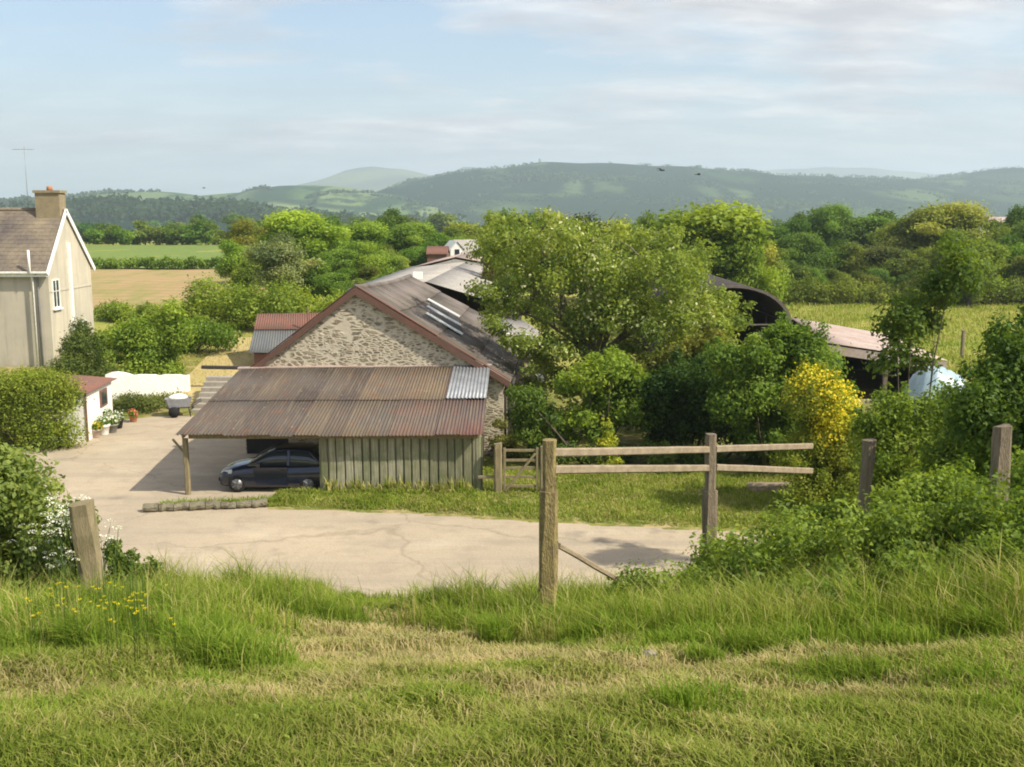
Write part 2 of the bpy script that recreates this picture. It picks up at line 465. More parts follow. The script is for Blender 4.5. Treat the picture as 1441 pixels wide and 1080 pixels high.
def mk_hill(name, g1, g2, wood, wamt, cell):
    m, nt, out = newmat(name); n = NT(nt)
    co = n.geo()
    wo = n.n('ShaderNodeTexNoise'); n.set(wo.inputs['Vector'], co); wo.inputs['Scale'].default_value = 2.2 / cell
    va = n.n('ShaderNodeVectorMath', operation='MULTIPLY_ADD'); n.set(va.inputs[0], wo.outputs['Color'])
    va.inputs[1].default_value = (cell * .35, cell * .35, 0); n.set(va.inputs[2], co)
    mp = n.mapping(va.outputs[0], (1 / cell, .42 / cell, 0))
    v = n.n('ShaderNodeTexVoronoi'); n.set(v.inputs['Vector'], mp); v.inputs['Scale'].default_value = 1
    e = n.n('ShaderNodeTexVoronoi', feature='DISTANCE_TO_EDGE'); n.set(e.inputs['Vector'], mp); e.inputs['Scale'].default_value = 1
    sc = n.n('ShaderNodeSeparateColor'); n.set(sc.inputs[0], v.outputs['Color'])
    col = n.ramp(sc.outputs[0], [(0, g1), (.5, g2), (.8, tuple(x * .8 for x in g1)), (1, tuple(x * 1.15 for x in g2))])
    col = n.mix(n.ramp(e.outputs['Distance'], [(.03, 1), (.09, 0)]), col, wood)
    wd = n.noise(n.mapping(co, (1.4 / cell, .7 / cell, 2 / cell)), .8, 5, .6)
    col = n.mix(n.ramp(wd, [(wamt, 1), (wamt + .06, 0)]), col, wood)
    n.bsdf(out, col, 1, n.bump(n.noise(co, 16 / cell, 5), .6, 10), 0, 0)
    return m

# ------------------------------------------------------------------ ground sheet
def axis(lo, hi, step, far, grow=1.22):
    a = list(np.arange(lo, hi + step * .5, step)); s = step
    while a[-1] < far: s *= grow; a.append(a[-1] + s)
    return a

def grid_mesh(name, xs, ys, zf):
    xs = np.array(xs); ys = np.array(ys)
    X, Y = np.meshgrid(xs, ys)
    Z = zf(X, Y)
    v = np.stack([X, Y, Z], -1).reshape(-1, 3)
    nx, ny = len(xs), len(ys)
    i = np.arange(ny - 1)[:, None] * nx + np.arange(nx - 1)[None, :]
    f = np.stack([i, i + 1, i + 1 + nx, i + nx], -1).reshape(-1, 4).astype(np.int32)
    me = bpy.data.meshes.new(name)
    me.vertices.add(len(v)); me.loops.add(len(f) * 4); me.polygons.add(len(f))
    me.vertices.foreach_set('co', v.astype(np.float32).ravel())
    me.loops.foreach_set('vertex_index', f.ravel())
    me.polygons.foreach_set('loop_start', np.arange(0, len(f) * 4, 4, dtype=np.int32))
    me.polygons.foreach_set('use_smooth', np.ones(len(f), dtype=bool))
    me.update(calc_edges=True)
    return me

xr = axis(-30, 30, .35, 12000)
xl = [-(x) for x in reversed(axis(30, 30.1, .35, 12000)[1:])]
xs = xl + xr
yb = [-(y) for y in reversed(axis(10, 10.1, .5, 3000)[1:])]
ys = yb + axis(-10, 62, .35, 14000)
tag(link('ground', grid_mesh('ground', xs, ys, H), M['ground']), kind='structure')

# concrete yard and track, flat, 4 mm above the ground
cpts = [(-24, 34.5), (-21, 30), (-17, 25.6), (-12, 24.2), (9, 24.2), (11, 27)]
cpts += [(10, TRY[-1]), (TRACK[3].x, TRACK[3].y), (TRACK[2].x, TRACK[2].y), (TRACK[1].x, TRACK[1].y), (TRACK[0].x + .6, TRACK[0].y), (TRACK[0].x + .2, 33.3)]
cpts += [(-1.2, 33.3), (-1.2, 39.6), (-10.1, 39.6), (-10.4, 47.0), (-14.5, 47.6), (-17, 46.2), (-18, 42)]
b = MB(); b.add([(x, y, -8.994) for x, y in cpts], [tuple(range(len(cpts)))])
yard = b.build('yard', M['concrete']); tag(yard, kind='structure')

# fields on the far side
def patch(name, poly_px, z, mat, lift, yspan, xspan, step):
    xs = np.arange(xspan[0], xspan[1], step); ys = np.arange(yspan[0], yspan[1], step)
    o = link(name, grid_mesh(name, xs, ys, lambda x, y: H(x, y) + lift), mat)
    return tag(o, kind='structure')
patch('stubble_field', None, None, M['stubble'], .07, (78, 134), (-80, -22), 1.0)
patch('meadow_field', None, None, M['meadow'], .07, (135.5, 236), (-140, -30), 2.0)
patch('dry_slope', None, None, M['dry_bank'], .05, (48.4, 64), (-16.4, -9.0), .5)

# ------------------------------------------------------------------ hills
def hill(name, Yc, W, prof, mat, rough, zbase=-26, nx=260, ny=40):
    pr = sorted(prof)
    pxs = [p[0] for p in pr]
    X = [P(p, 300, Yc).x for p in pxs]
    Zc = [P(p, q, Yc).z for p, q in pr]
    xs = np.linspace(X[0], X[-1], nx); ys = np.linspace(Yc - W, Yc + W * .8, ny)
    rs = np.random.RandomState(len(name) + int(Yc)); ph = rs.uniform(0, 6, 12)
    def zf(x, y):
        c = np.interp(x, X, Zc)
        t = np.clip(np.abs(y - Yc) / W, 0, 1)
        s = .5 + .5 * np.cos(PI * t)
        s = s ** (1.1 + .25 * np.sin(x / (W * .5) + ph[0]))
        n = sum(np.sin(x / (W * a) + ph[i]) * np.cos(y / (W * a * .8) + ph[i + 5]) * a for i, a in enumerate((.33, .17, .08, .04, .02)))
        c = c + rough * .05 * (np.sin(x / (W * .05) + ph[1]) + .6 * np.sin(x / (W * .021) + ph[2]))
        return zbase + (c - zbase) * s + n * rough * s * (1 - s) * 3 + n * rough * .12
    o = link(name, grid_mesh(name, xs, ys, zf), mat)
    HILLS.append((zf, X[0], X[-1], Yc, W))
    return tag(o, kind='structure')
HILLS = []

hm_right = mk_hill('hill_wooded', (.04, .075, .03), (.095, .135, .055), (.015, .032, .018), .53, 260)
hm_left = mk_hill('hill_pasture', (.10, .17, .045), (.19, .235, .09), (.03, .06, .025), .42, 150)
hm_dark = mk_hill('hill_forest', (.018, .042, .022), (.028, .055, .026), (.012, .03, .018), .62, 160)
hm_far = mk_hill('hill_moor', (.14, .16, .07), (.20, .21, .10), (.09, .10, .05), .45, 900)
hill('hill', 3300, 1500, [(430, 330), (540, 292), (565, 270), (590, 258), (640, 246), (700, 240), (760, 234), (830, 233), (890, 235), (960, 240), (1050, 243), (1130, 248), (1220, 252), (1290, 250), (1350, 245), (1410, 239), (1500, 234), (1600, 240), (1760, 250), (1900, 300)], hm_right, 60)
hill('hill', 2500, 1000, [(-260, 300), (-100, 290), (40, 280), (100, 275), (145, 270), (230, 272), (300, 276), (350, 272), (400, 266), (445, 262), (500, 266), (560, 276), (620, 290), (700, 306)], hm_left, 45)
hill('hill', 1400, 450, [(-200, 310), (20, 296), (100, 292), (190, 286), (250, 288), (300, 292), (360, 296), (430, 306), (500, 312), (600, 318)], hm_dark, 25)
hill('hill', 6500, 2200, [(300, 285), (420, 266), (470, 252), (500, 240), (530, 237), (570, 238), (610, 247), (640, 243), (655, 237), (690, 239), (740, 252), (850, 270)], hm_far, 90)
hill('hill', 8500, 2500, [(960, 262), (1040, 241), (1090, 240), (1150, 235), (1190, 236), (1240, 240), (1330, 246), (1420, 262)], hm_far, 90)

# ------------------------------------------------------------------ foliage
def leaf_cloud(rng, clumps, n, L, shell=.35, aspect=.55, upb=.35, tintk=.22):
    cl = np.array(clumps, float)
    w = cl[:, 3] * cl[:, 4] + cl[:, 3] * cl[:, 5]; w = w / w.sum()
    k = rng.choice(len(cl), n, p=w)
    d = rng.normal(size=(n, 3)); d /= np.linalg.norm(d, axis=1, keepdims=True)
    rad = shell + (1 - shell) * rng.random(n) ** .6
    rad *= 1 + .15 * rng.normal(size=n)
    rad *= np.where(rng.random(n) < .09, rng.uniform(1.02, 1.3, n), 1)
    c = cl[k]
    pos = c[:, :3] + d * rad[:, None] * c[:, 3:6]
    nr = d * .55 + rng.normal(size=(n, 3)) * .5; nr[:, 2] += upb
    nr /= np.linalg.norm(nr, axis=1, keepdims=True)
    t = np.cross(nr, rng.normal(size=(n, 3))); t /= np.linalg.norm(t, axis=1, keepdims=True) + 1e-9
    bb = np.cross(nr, t)
    s = L * rng.uniform(.6, 1.35, n)[:, None]
    a = pos - t * s * .5; cpt = pos + t * s * .5 - nr * s * .12
    b1 = pos + bb * s * aspect * .5 + nr * s * .06; d1 = pos - bb * s * aspect * .5 + nr * s * .06
    v = np.stack([a, b1, cpt, d1], 1).reshape(-1, 3)
    ct = rng.normal(size=len(cl)) * tintk
    tint = np.clip(.5 + ct[k] + rng.normal(size=n) * .17, 0, 1)
    return v, tint

def make_clumps(rng, K, rx, ry, rz, cz, size=(.28, .5), top=.0, flat=.8):
    """K uneven clumps filling an ellipsoid centred at height cz"""
    out = []
    for i in range(K):
        d = rng.normal(size=3); d /= np.linalg.norm(d)
        r = rng.uniform(.25, .85)
        if i < K * .25: r = rng.uniform(0, .4)
        s = rng.uniform(*size) * min(rx, rz)
        p = d * r * np.array([rx, ry, rz])
        if d[2] < -.5: p *= .75
        s2 = s * rng.uniform(.8, 1.3)
        out.append((p[0], p[1], cz + p[2], s2, s2, s * flat * rng.uniform(.8, 1.1)))
    return out

def tree_meshes(seed, Ht, rx, ry=None, cz=.6, rz=.4, K=26, n=9000, L=.4, trunk=.22, size=(.28, .5), shell=.35, lean=0, upb=.35, limbs=14, extra=None, tintk=.22, aspect=.6):
    """a tree of height Ht; crown centre at cz*Ht, half height rz*Ht"""
    rng = np.random.default_rng(seed); rnd = random.Random(seed)
    ry = ry or rx
    cl = make_clumps(rng, K, rx * .85, ry * .85, rz * Ht * .9, cz * Ht, size)
    if extra: cl += extra
    v, t = leaf_cloud(rng, cl, n, L, shell, aspect, upb, tintk)
    v[:, 2] = np.maximum(v[:, 2], .05)
    crown = quad_mesh('crown', v, t)
    crown.materials.append(M['leaf'])
    tb = MB()
    top = Vector((lean, 0, cz * Ht * 1.1)); pts = []; rad = []
    for i in range(7):
        f = i / 6
        pts.append(Vector((lean * f + rnd.uniform(-1, 1) * .04 * Ht * f * .5, rnd.uniform(-1, 1) * .02 * Ht * f, top.z * f - .15 * (i == 0))))
        rad.append(trunk * ((1 - f) ** .8 * .85 + .12) * (1.35 if i == 0 else 1))
    tb.tube(pts, rad, 8, rough=.08, rng=rnd)
    for c in sorted(cl, key=lambda c: -c[3])[:limbs]:
        e = Vector(c[:3]); f = min(.8, max(.22, e.z / top.z * .55)); i = int(f * 6)
        s = pts[i].lerp(pts[min(6, i + 1)], f * 6 - i)
        mid = s.lerp(e, .5) + Vector((rnd.uniform(-.1, .1), rnd.uniform(-.1, .1), .06)) * (e - s).length
        r0 = trunk * .42 * (1 - f * .5)
        tb.tube([s, s.lerp(mid, .5) + Vector((0, 0, .03)), mid, mid.lerp(e, .6), e], [r0, r0 * .8, r0 * .6, r0 * .4, r0 * .15], 5, rough=.1, rng=rnd)
        for q in range(3):
            e2 = e + Vector((rnd.uniform(-1, 1), rnd.uniform(-1, 1), rnd.uniform(-.3, 1))) * c[3] * .95
            m2 = mid.lerp(e, rnd.uniform(.1, .8))
            tb.tube([m2, m2.lerp(e2, .5) + Vector((0, 0, .04)) * c[3], e2], [r0 * .35, r0 * .22, r0 * .06], 4, rng=rnd)
    tr = tb.mesh('trunk'); tr.materials.append(M['bark'])
    return tr, crown, Ht

def place_tree(proto, loc, sc, rz, color, label, cat='tree', group=None, name='tree'):
    tr, cr, Ht = proto
    t = thing(name, label, cat, loc, rz, group)
    t.scale = sc
    link('trunk', tr, None, t)
    link('crown', cr, None, t, color=color)
    return t

def shrub(name, label, loc, clumps, n, L, color, seed, cat='shrub', group=None, shell=.3, upb=.35, tintk=.22, floor=True, aspect=.55, mat='leaf', stems=5):
    rng = np.random.default_rng(seed); rnd = random.Random(seed)
    v, t = leaf_cloud(rng, clumps, n, L, shell, aspect, upb, tintk)
    if floor:
        X = v[:, 0] + loc[0]; Y = v[:, 1] + loc[1]
        v[:, 2] = np.maximum(v[:, 2], H(X, Y) - loc[2] + rng.uniform(0, .12, len(v)) * min(1, L * 8))
    root = thing(name, label, cat, loc, 0, group)
    me = quad_mesh('foliage', v, t); me.materials.append(M[mat])
    link('foliage', me, None, root, color=color)
    if stems:
        for c in sorted(clumps, key=lambda c: -c[3])[:stems]:
            tb = MB()
            e = Vector(c[:3]); s = Vector((e.x * .35, e.y * .35, h1(loc[0] + e.x * .35, loc[1] + e.y * .35) - loc[2] - .05))
            r = .012 + .012 * (e - s).length
            tb.tube([s, s.lerp(e, .5) + Vector((rnd.uniform(-.1, .1), rnd.uniform(-.1, .1), .05)), e], [r, r * .7, r * .25], 5, rng=rnd)
            tb.build('stem', M['bark'], root)
    return root

def on_ground(px, py):
    """walk a sight line down to the terrain"""
    y = 2.0
    while y < 400:
        q = P(px, py, y)
        if q.z < h1(q.x, y): break
        y += .05 + y * .004
    return Vector((q.x, y, h1(q.x, y)))

GREEN = (.15, .235, .035)
LIME = (.20, .285, .04)
OLIVE = (.19, .235, .045)
DARK = (.105, .175, .035)
YEL = (.225, .30, .045)
PALE = (.24, .29, .115)

# prototypes for the trees seen far off
protos = [
    tree_meshes(11, 9, 3.6, K=34, n=30000, L=.23, cz=.52, rz=.48, size=(.26, .46)),
    tree_meshes(12, 9, 3.2, K=32, n=28000, L=.23, cz=.50, rz=.50, size=(.28, .5)),
    tree_meshes(13, 9, 4.4, K=38, n=32000, L=.23, cz=.51, rz=.48, size=(.22, .4)),
    tree_meshes(14, 9, 2.4, K=24, n=26000, L=.22, cz=.50, rz=.50, size=(.34, .55)),
    tree_meshes(15, 9, 4.0, K=30, n=28000, L=.24, cz=.51, rz=.48, size=(.24, .5)),
]
tiny = [tree_meshes(21 + i, 8, 3.2 + i * .7, K=16, n=1500, L=.8, cz=.50, rz=.50, size=(.34, .55), limbs=5) for i in range(3)]

trng = random.Random(5)
def far_tree(px, ytop, Y, kind, color, label, group, wpx=None, tinyset=False):
    q = P(px, ytop, Y); zb = h1(q.x, Y)
    pr = (tiny if tinyset else protos)[kind % (3 if tinyset else 5)]
    s = (q.z - zb) / (pr[2] * 1.0)
    sx = s * trng.uniform(1.0, 1.35) * max(1, 1.25 - .05 * s)
    if wpx:
        cr = pr[1]; half = max(abs(v.co.x) for v in list(cr.vertices)[::97])
        sx = (wpx / F * Y * .5) / half
    k = trng.uniform(.82, 1.2)
    col = tuple(c * k * trng.uniform(.92, 1.08) for c in color)
    sink = (1.6 if tinyset else (.9 if ytop > 285 else .3)) * s
    return place_tree(pr, (q.x, Y, zb - sink), (sx, sx, s * (q.z - zb + sink) / (q.z - zb)), trng.uniform(0, 6.28), col, label, 'tree', group)

def hill_woods(k, nseg, nwood, r, n, L, color, label, seed, ylo=.75):
    zf, xa, xb, Yc, W = HILLS[k]; rg = np.random.default_rng(seed); pts = []
    for _ in range(nseg):
        x = rg.uniform(xa, xb); y = Yc - W * rg.uniform(.02, ylo); a = rg.choice([rg.normal() * .25, 1.4 + rg.normal() * .3]); ln = rg.uniform(.08, .3) * W
        for q in np.arange(0, ln, r * rg.uniform(1.3, 2.6)):
            if rg.random() < .85: pts.append((x + q * math.cos(a) + rg.normal() * r * .2, y + q * math.sin(a), r * rg.uniform(.5, 1.2)))
    for _ in range(nwood):
        x = rg.uniform(xa, xb); y = Yc - W * rg.uniform(.05, ylo); ax, ay = rg.uniform(.03, .14) * W, rg.uniform(.02, .06) * W
        for _ in range(int(ax * ay * 2.2 / r ** 2)):
            pts.append((x + rg.normal() * ax, y + rg.normal() * ay, r * rg.uniform(.7, 1.4)))
    p = np.array(pts); z = zf(p[:, 0], p[:, 1])
    cl = np.stack([p[:, 0], p[:, 1], z + p[:, 2] * .7, p[:, 2], p[:, 2], p[:, 2] * .9], 1)
    v, t = leaf_cloud(rg, cl, min(n, len(cl) * 14), L, .5, .8, .35)
    me = quad_mesh('woodland', v, t); me.materials.append(M['leaf'])
    tag(link('woodland', me, None, color=color), label, 'woodland', None, 'stuff')
hill_woods(0, 120, 7, 4.6, 70000, 4.5, (.065, .105, .05), 'dark hedges and woods across the long blue green hill', 301)
hill_woods(1, 45, 1, 4, 40000, 5, (.06, .10, .03), 'hedges and copses on the pale green pasture hill', 302)
hill_woods(2, 10, 40, 7, 60000, 6, (.04, .075, .03), 'dark conifer forest on the low hill left of centre', 303, .5)
# trees left of centre, beyond the stone barn
LG = 'trees beyond the stone barn'
far_tree(420, 279, 104, 0, LIME, 'tallest round light green tree beyond the stubble field edge', LG, 130)
far_tree(398, 318, 84, 2, PALE, 'pale grey green blossoming tree in front of the tall round tree', LG, 115)
far_tree(545, 276, 128, 1, DARK, 'dark green tree standing out above its neighbours left of the big hill', LG, 60)
lab = 'leafy green tree in the belt behind the stone barn roof'
for a in [(338, 322, 96, 1), (362, 298, 108, 4), (460, 294, 110, 2), (500, 298, 116, 0), (480, 328, 96, 1), (520, 332, 98, 4), (575, 300, 122, 0), (605, 312, 125, 2), (640, 304, 132, 1),
          (668, 300, 138, 0), (440, 352, 84, 3), (470, 366, 82, 1), (545, 338, 104, 2), (590, 328, 112, 1), (560, 352, 98, 0), (625, 326, 125, 4), (520, 362, 92, 3), (655, 322, 122, 3), (340, 352, 88, 3), (500, 384, 86, 3), (475, 392, 78, 3), (535, 378, 90, 1)]:
    far_tree(*a, trng.choice([GREEN, GREEN, LIME, OLIVE]), lab, LG)

# hedgerow trees at the end of the meadow
lab = 'small tree in the hedgerow line at the far end of the meadow'
for i in range(22):
    far_tree(120 + i * 14 + trng.uniform(-5, 5), 312 + trng.uniform(-8, 12), 238 + trng.uniform(-4, 14), i, trng.choice([GREEN, DARK, OLIVE]), lab, 'hedgerow trees past the meadow', tinyset=True)
far_tree(283, 299, 300, 1, OLIVE, 'yellowish tree rising above the hedgerow past the meadow', 'hedgerow trees past the meadow')

# wood on the right behind the field
RG = 'trees of the wood behind the right field'
far_tree(985, 256, 80, 0, YEL, 'large rounded yellow green tree behind the curved barn', RG, 215)
far_tree(1060, 300, 76, 2, LIME, 'lime green tree leaning out beside the curved barn roof', RG, 110)
far_tree(712, 252, 72, 3, GREEN, 'upright dark green tree left behind the spreading old tree', RG, 62)
far_tree(692, 290, 70, 1, (.10, .085, .03), 'small bronze leaved tree right of the white cottage', RG, 36)
far_tree(893, 268, 86, 1, OLIVE, 'olive green tree showing between the old tree and the yellow tree', RG, 75)
far_tree(1170, 270, 150, 0, DARK, 'dark green tree at the top of the wood with a gap below it', RG, 70)
far_tree(1325, 264, 126, 0, OLIVE, 'broad olive brown tree rising highest over the right wood', RG, 130)
far_tree(1372, 300, 104, 1, YEL, 'bright yellow green tree in the right wood by a white building', RG, 95)
far_tree(1432, 264, 132, 3, DARK, 'tall dark tree at the right end of the wood', RG, 60)
lab = 'mixed green tree in the dense wood past the yellowish field'
for a in [(1105, 290, 140, 1), (1135, 282, 158, 4), (1215, 278, 152, 1), (1245, 288, 150, 0), (1275, 284, 140, 1), (1295, 300, 128, 4), (1410, 288, 128, 1), (1455, 288, 118, 0), (1480, 280, 122, 1),
          (1120, 312, 120, 0), (1150, 322, 122, 1), (1185, 330, 124, 2), (1222, 326, 120, 1), (1258, 334, 118, 0), (1290, 340, 116, 4), (1340, 330, 110, 1), (1395, 345, 110, 0), (1430, 320, 116, 2), (1462, 335, 108, 1),
          (1095, 345, 112, 1), (1122, 362, 111, 3), (1150, 372, 110, 4), (1180, 368, 111, 1), (1208, 376, 109, 2), (1238, 370, 110, 0), (1268, 378, 109, 3), (1300, 372, 110, 1), (1330, 380, 109, 4), (1360, 372, 109, 0), (1390, 382, 108, 3), (1418, 374, 109, 1), (1446, 380, 108, 2), (1475, 370, 110, 0),
          (1100, 390, 109, 3), (1140, 396, 108, 2), (1195, 398, 108, 1), (1250, 400, 108, 4), (1310, 402, 107, 2), (1370, 404, 107, 1), (1425, 402, 107, 3), (1075, 330, 100, 1), (1045, 320, 96, 0), (850, 300, 96, 1), (790, 300, 100, 0), (820, 290, 110, 2), (940, 300, 96, 1), (1000, 300, 98, 4), (750, 285, 104, 4)]:
    far_tree(*a, trng.choice([GREEN, OLIVE, OLIVE, DARK, (.09, .12, .035)]), lab, RG)
lab = 'far small tree on the valley floor below the hills'
for i in range(80):
    px = trng.uniform(-40, 1500)
    Y = trng.uniform(330, 900)
    q = P(px, 300, Y); z = h1(q.x, Y); s = trng.uniform(.9, 1.7)
    pr = tiny[i % 3]
    place_tree(pr, (q.x, Y, z), (s * 1.3, s * 1.3, s), trng.uniform(0, 6), tuple(c * trng.uniform(.7, 1.1) for c in trng.choice([GREEN, DARK, OLIVE])), lab, 'tree', 'valley floor trees')

def hedge(name, label, a, b, hgt, wid, n, L, color, seed, group=None, seg=None, wob=.25, cat='hedge', tintk=.18):
    a = Vector(a); b = Vector(b); ln = (b - a).length
    rng = np.random.default_rng(seed); seg = seg or max(3, int(ln / (hgt * .45)))
    o = a.lerp(b, .5); o.z = h1(o.x, o.y); cl = []
    for i in range(seg):
        for lev in range(2):
            p = a.lerp(b, (i + .5 + rng.uniform(-.3, .3)) / seg)
            hh = hgt * rng.uniform(1 - wob, 1 + wob * .4)
            r = hh * .42
            cz = h1(p.x, p.y) - o.z + (r if lev == 0 else hh - r * .8)
            cl.append((p.x - o.x + rng.normal() * wid * .12, p.y - o.y + rng.normal() * wid * .15, cz, max(r * .9, ln / seg * .7), wid * .5, r))
    return shrub(name, label, o, cl, n, L, color, seed, cat, group, shell=.5, tintk=tintk, stems=4)

hedge('hedge', 'low dark hedge between the stubble field and the green meadow', (-75, 134.7, 0), (-28, 134.7, 0), 1.5, 1.6, 9000, .4, GREEN, 31, seg=40, wob=.2)
hedge('hedge', 'scrubby green edge of the wood along the end of the right field', P(1080, 428, 106), P(1500, 428, 106), 2.6, 2.5, 26000, .26, OLIVE, 35, seg=46, wob=.45)
hedge('hedge', 'long bright yellow green overgrown hedge below the stubble field', P(270, 452, 70), P(470, 440, 66), 2.7, 3.4, 20000, .20, (.22, .29, .04), 32, seg=18)
hedge('hedge', 'low rough hedge between the farmhouse garden and the stubble field', P(140, 450, 73), P(275, 452, 70.5), 1.2, 2.4, 9000, .18, (.20, .27, .04), 36, seg=16)

# ------------------------------------------------------------------ stone barn
def corr(mb, p00, p10, p01, p11, waves, amp, rows=3, tint=.5, per=6, up=(0, 0, 1), jag=0, rng=random):
    """corrugated sheet: u runs across the waves (p00 to p10), v down the slope (p00 to p01)"""
    p00, p10, p01, p11 = map(Vector, (p00, p10, p01, p11)); up = Vector(up)
    nu = waves * per; vs = []; fs = []
    for j in range(rows + 1):
        v = j / rows
        for i in range(nu + 1):
            u = i / nu
            p = p00.lerp(p10, u).lerp(p01.lerp(p11, u), v)
            vs.append(p + up * (amp * math.sin(2 * PI * waves * u)))
    for j in range(rows):
        for i in range(nu):
            k = j * (nu + 1) + i
            fs.append((k, k + 1, k + nu + 2, k + nu + 1))
    mb.add(vs, fs, tint, True)

def solid(o, th):
    m = o.modifiers.new('thickness', 'SOLIDIFY'); m.thickness = th; m.offset = 0
    return o

YB = 39.5
bx = P(345, 600, YB).x
barn = thing('stone_barn', 'rubble stone barn with brown sheet roof behind the carport', 'barn', (bx, YB, -9), R(-2.7))
GWd, GA, GZ, GE = 9.75, 4.35, 6.18, 2.92
LB = 14.0
# walls, each with real thickness
w = MB(); w.prism([(0, 0, -.2), (GWd, 0, -.2), (GWd, 0, GE - .1), (GA, 0, GZ - .1), (0, 0, GE - .1)], (0, .5, 0)); w.build('gable_wall', M['rubble'], barn)
w = MB(); w.box(GWd - .5, GWd, .502, LB - .5, -.2, GE - .12); w.build('side_wall', M['rubble'], barn)
w = MB(); w.box(0, .5, .502, LB - .5, -.2, GE - .12); w.build('side_wall', M['rubble'], barn)
w = MB(); w.prism([(0, LB - .5, -.2), (GWd, LB - .5, -.2), (GWd, LB - .5, GE - .1), (GA, LB - .5, GZ - .6), (0, LB - .5, GE - .1)], (0, .5, 0)); w.build('gable_wall', M['rubble'], barn)
RZ2 = GZ - .42
def rp(lx, ly, side):
    """point on the barn roof; lx from ridge (0) to eave (1)"""
    f = ly / LB
    rz = GZ + .06 - .42 * f - .12 * math.sin(PI * f)
    ez = GE - .02 - .10 * math.sin(PI * f * 1.3)
    ex = GWd + .28 if side > 0 else -.3
    ezz = ez - (.12 if side > 0 else .18)
    return Vector((GA + (ex - GA) * lx, ly, rz + (ezz - rz) * lx))
for side in (1, -1):
    rb = MB(); rng = random.Random(3 + side)
    rows = 4; cols = 13
    for r in range(rows):
        for c in range(cols):
            y0, y1 = -.18 + (LB + .3) * c / cols, -.18 + (LB + .3) * (c + 1.06) / cols
            a0, a1 = r / rows, min(1, (r + 1.07) / rows)
            off = Vector((0, 0, .012 + .012 * (c % 2) - .006 * r + rng.uniform(-.004, .006) + .02 * (rows - r)))
            corr(rb, rp(a0, y0, side) + off - Vector((0, 0, .02)), rp(a0, y1, side) + off - Vector((0, 0, .02)), rp(a1, y0, side) + off, rp(a1, y1, side) + off, 7, .022, 2, rng.uniform(.2, .8))
    solid(rb.build('roof_slope', M['asbestos'] if side > 0 else M['sheets'], barn), .008)
    bb = MB()
    a, e = rp(0, -.22, side), rp(1, -.22, side)
    dz = Vector((0, 0, 1))
    bb.prism([a + dz * .07, e + dz * .07, e - dz * .17, a - dz * .2], (0, .035, 0)); 
    n_ = 2 if side > 0 else 1
    bb.prism([a + dz * .11, e + dz * .11, e + dz * .14, a + dz * .14], (0, .34, 0))
    bb.build('bargeboard', M['barge_rust'], barn)
rc = MB(); rc.tube([rp(0, y, 1) + Vector((0, 0, .07)) for y in (-.2, 3, 6, 9, 12, LB)], .11, 8); rc.build('ridge_cap', M['asbestos'], barn)
for k in range(3):
    y0 = 3.9 + k * 2.3; l0 = .36 - .045 * k; l1 = .62 - .05 * k
    q = MB(); up = Vector((0, 0, .135))
    q.prism([rp(l0, y0, 1) + up, rp(l1, y0, 1) + up, rp(l1, y0 + .6, 1) + up, rp(l0, y0 + .6, 1) + up], (.01, 0, .035))
    q.build('roof_light', M['roof_light'], barn)
    if k < 2:
        q = MB(); q.prism([rp(l0 + .02, y0 + .63, 1) + up, rp(l1 - .02, y0 + .63, 1) + up, rp(l1 - .04, y0 + 2.25, 1) + up, rp(l0 - .01, y0 + 2.25, 1) + up], (.005, 0, .012)); q.build('dark_panel', M['dark_iron'], barn)
gt = MB(); gt.tube([rp(1, y, 1) + Vector((.08, 0, -.04)) for y in (-.1, 4, 9, LB)], .07, 8); gt.build('gutter', M['dark_iron'], barn)
dp = MB(); dp.tube([(GWd + .12, .35, GE - .2), (GWd + .07, .35, GE - .5), (GWd + .07, .35, .1)], .05, 8); dp.build('downpipe', M['dark_iron'], barn)

# ------------------------------------------------------------------ carport lean-to
YC = 33.5
TL, TR = P(338, 521, YB - .35), P(690, 517, YB - .35)
EL, ER = P(247, 612, YC - .45), P(679, 612, YC - .45)
carport = thing('carport', 'open carport lean-to with brown corrugated roof against the stone barn', 'carport', (EL.x, YC, -9))
O = Vector((EL.x, YC, -9))
rb = MB(); rng = random.Random(9); cols = 13
tints = [[.05, .15, .3, .2, .1, .3, .2, .5, .55, .5, .6, .8, None], [.2, .35, .2, .3, .25, .4, .35, .5, .45, .7, .65, .9, 1.0]]
for c in range(cols):
    for r in (1, 0):
        u0, u1 = c / cols, (c + 1.05) / cols
        if c == cols - 1: u1 = 1
        v0, v1 = (0, .535) if r == 0 else (.5, 1)
        lf = lambda u, v: TL.lerp(TR, u).lerp(EL.lerp(ER, u), v) - O
        off = Vector((0, 0, .01 + .012 * (c % 2) + (.03 if r == 0 else 0) + rng.uniform(-.006, .006)))
        sag = Vector((0, 0, -.05 * math.sin(PI * c / cols) + rng.uniform(-.02, .02)))
        jag = Vector((0, rng.uniform(-.06, .04), 0)) if r == 1 else Vector((0, 0, 0))
        t = tints[r][c]
        if t is None:
            g = MB(); u0 -= .07
            corr(g, lf(u0, v0) + off * 2.2, lf(u1, v0) + off * 2.2, lf(u0, v1) + off * 2.2, lf(u1, v1) + off * 2.2, 11, .018, 2, .5)
            solid(g.build('galvanised_sheet', M['galv'], carport), .006)
            continue
        t = min(1, max(0, t + rng.uniform(-.08, .08)))
        corr(rb, lf(u0, v0) + off, lf(u1, v0) + off, lf(u0, v1) + off + sag * r + jag, lf(u1, v1) + off + sag * r + jag, 7, .02, 2, t)
solid(rb.build('roof', M['sheets'], carport), .008)
fl = MB(); fl.bar(TL - O + Vector((-.1, .12, .06)), TR - O + Vector((.05, .12, .06)), .25, .06, 12, .06); fl.build('flashing', M['sheet_pale'], carport)
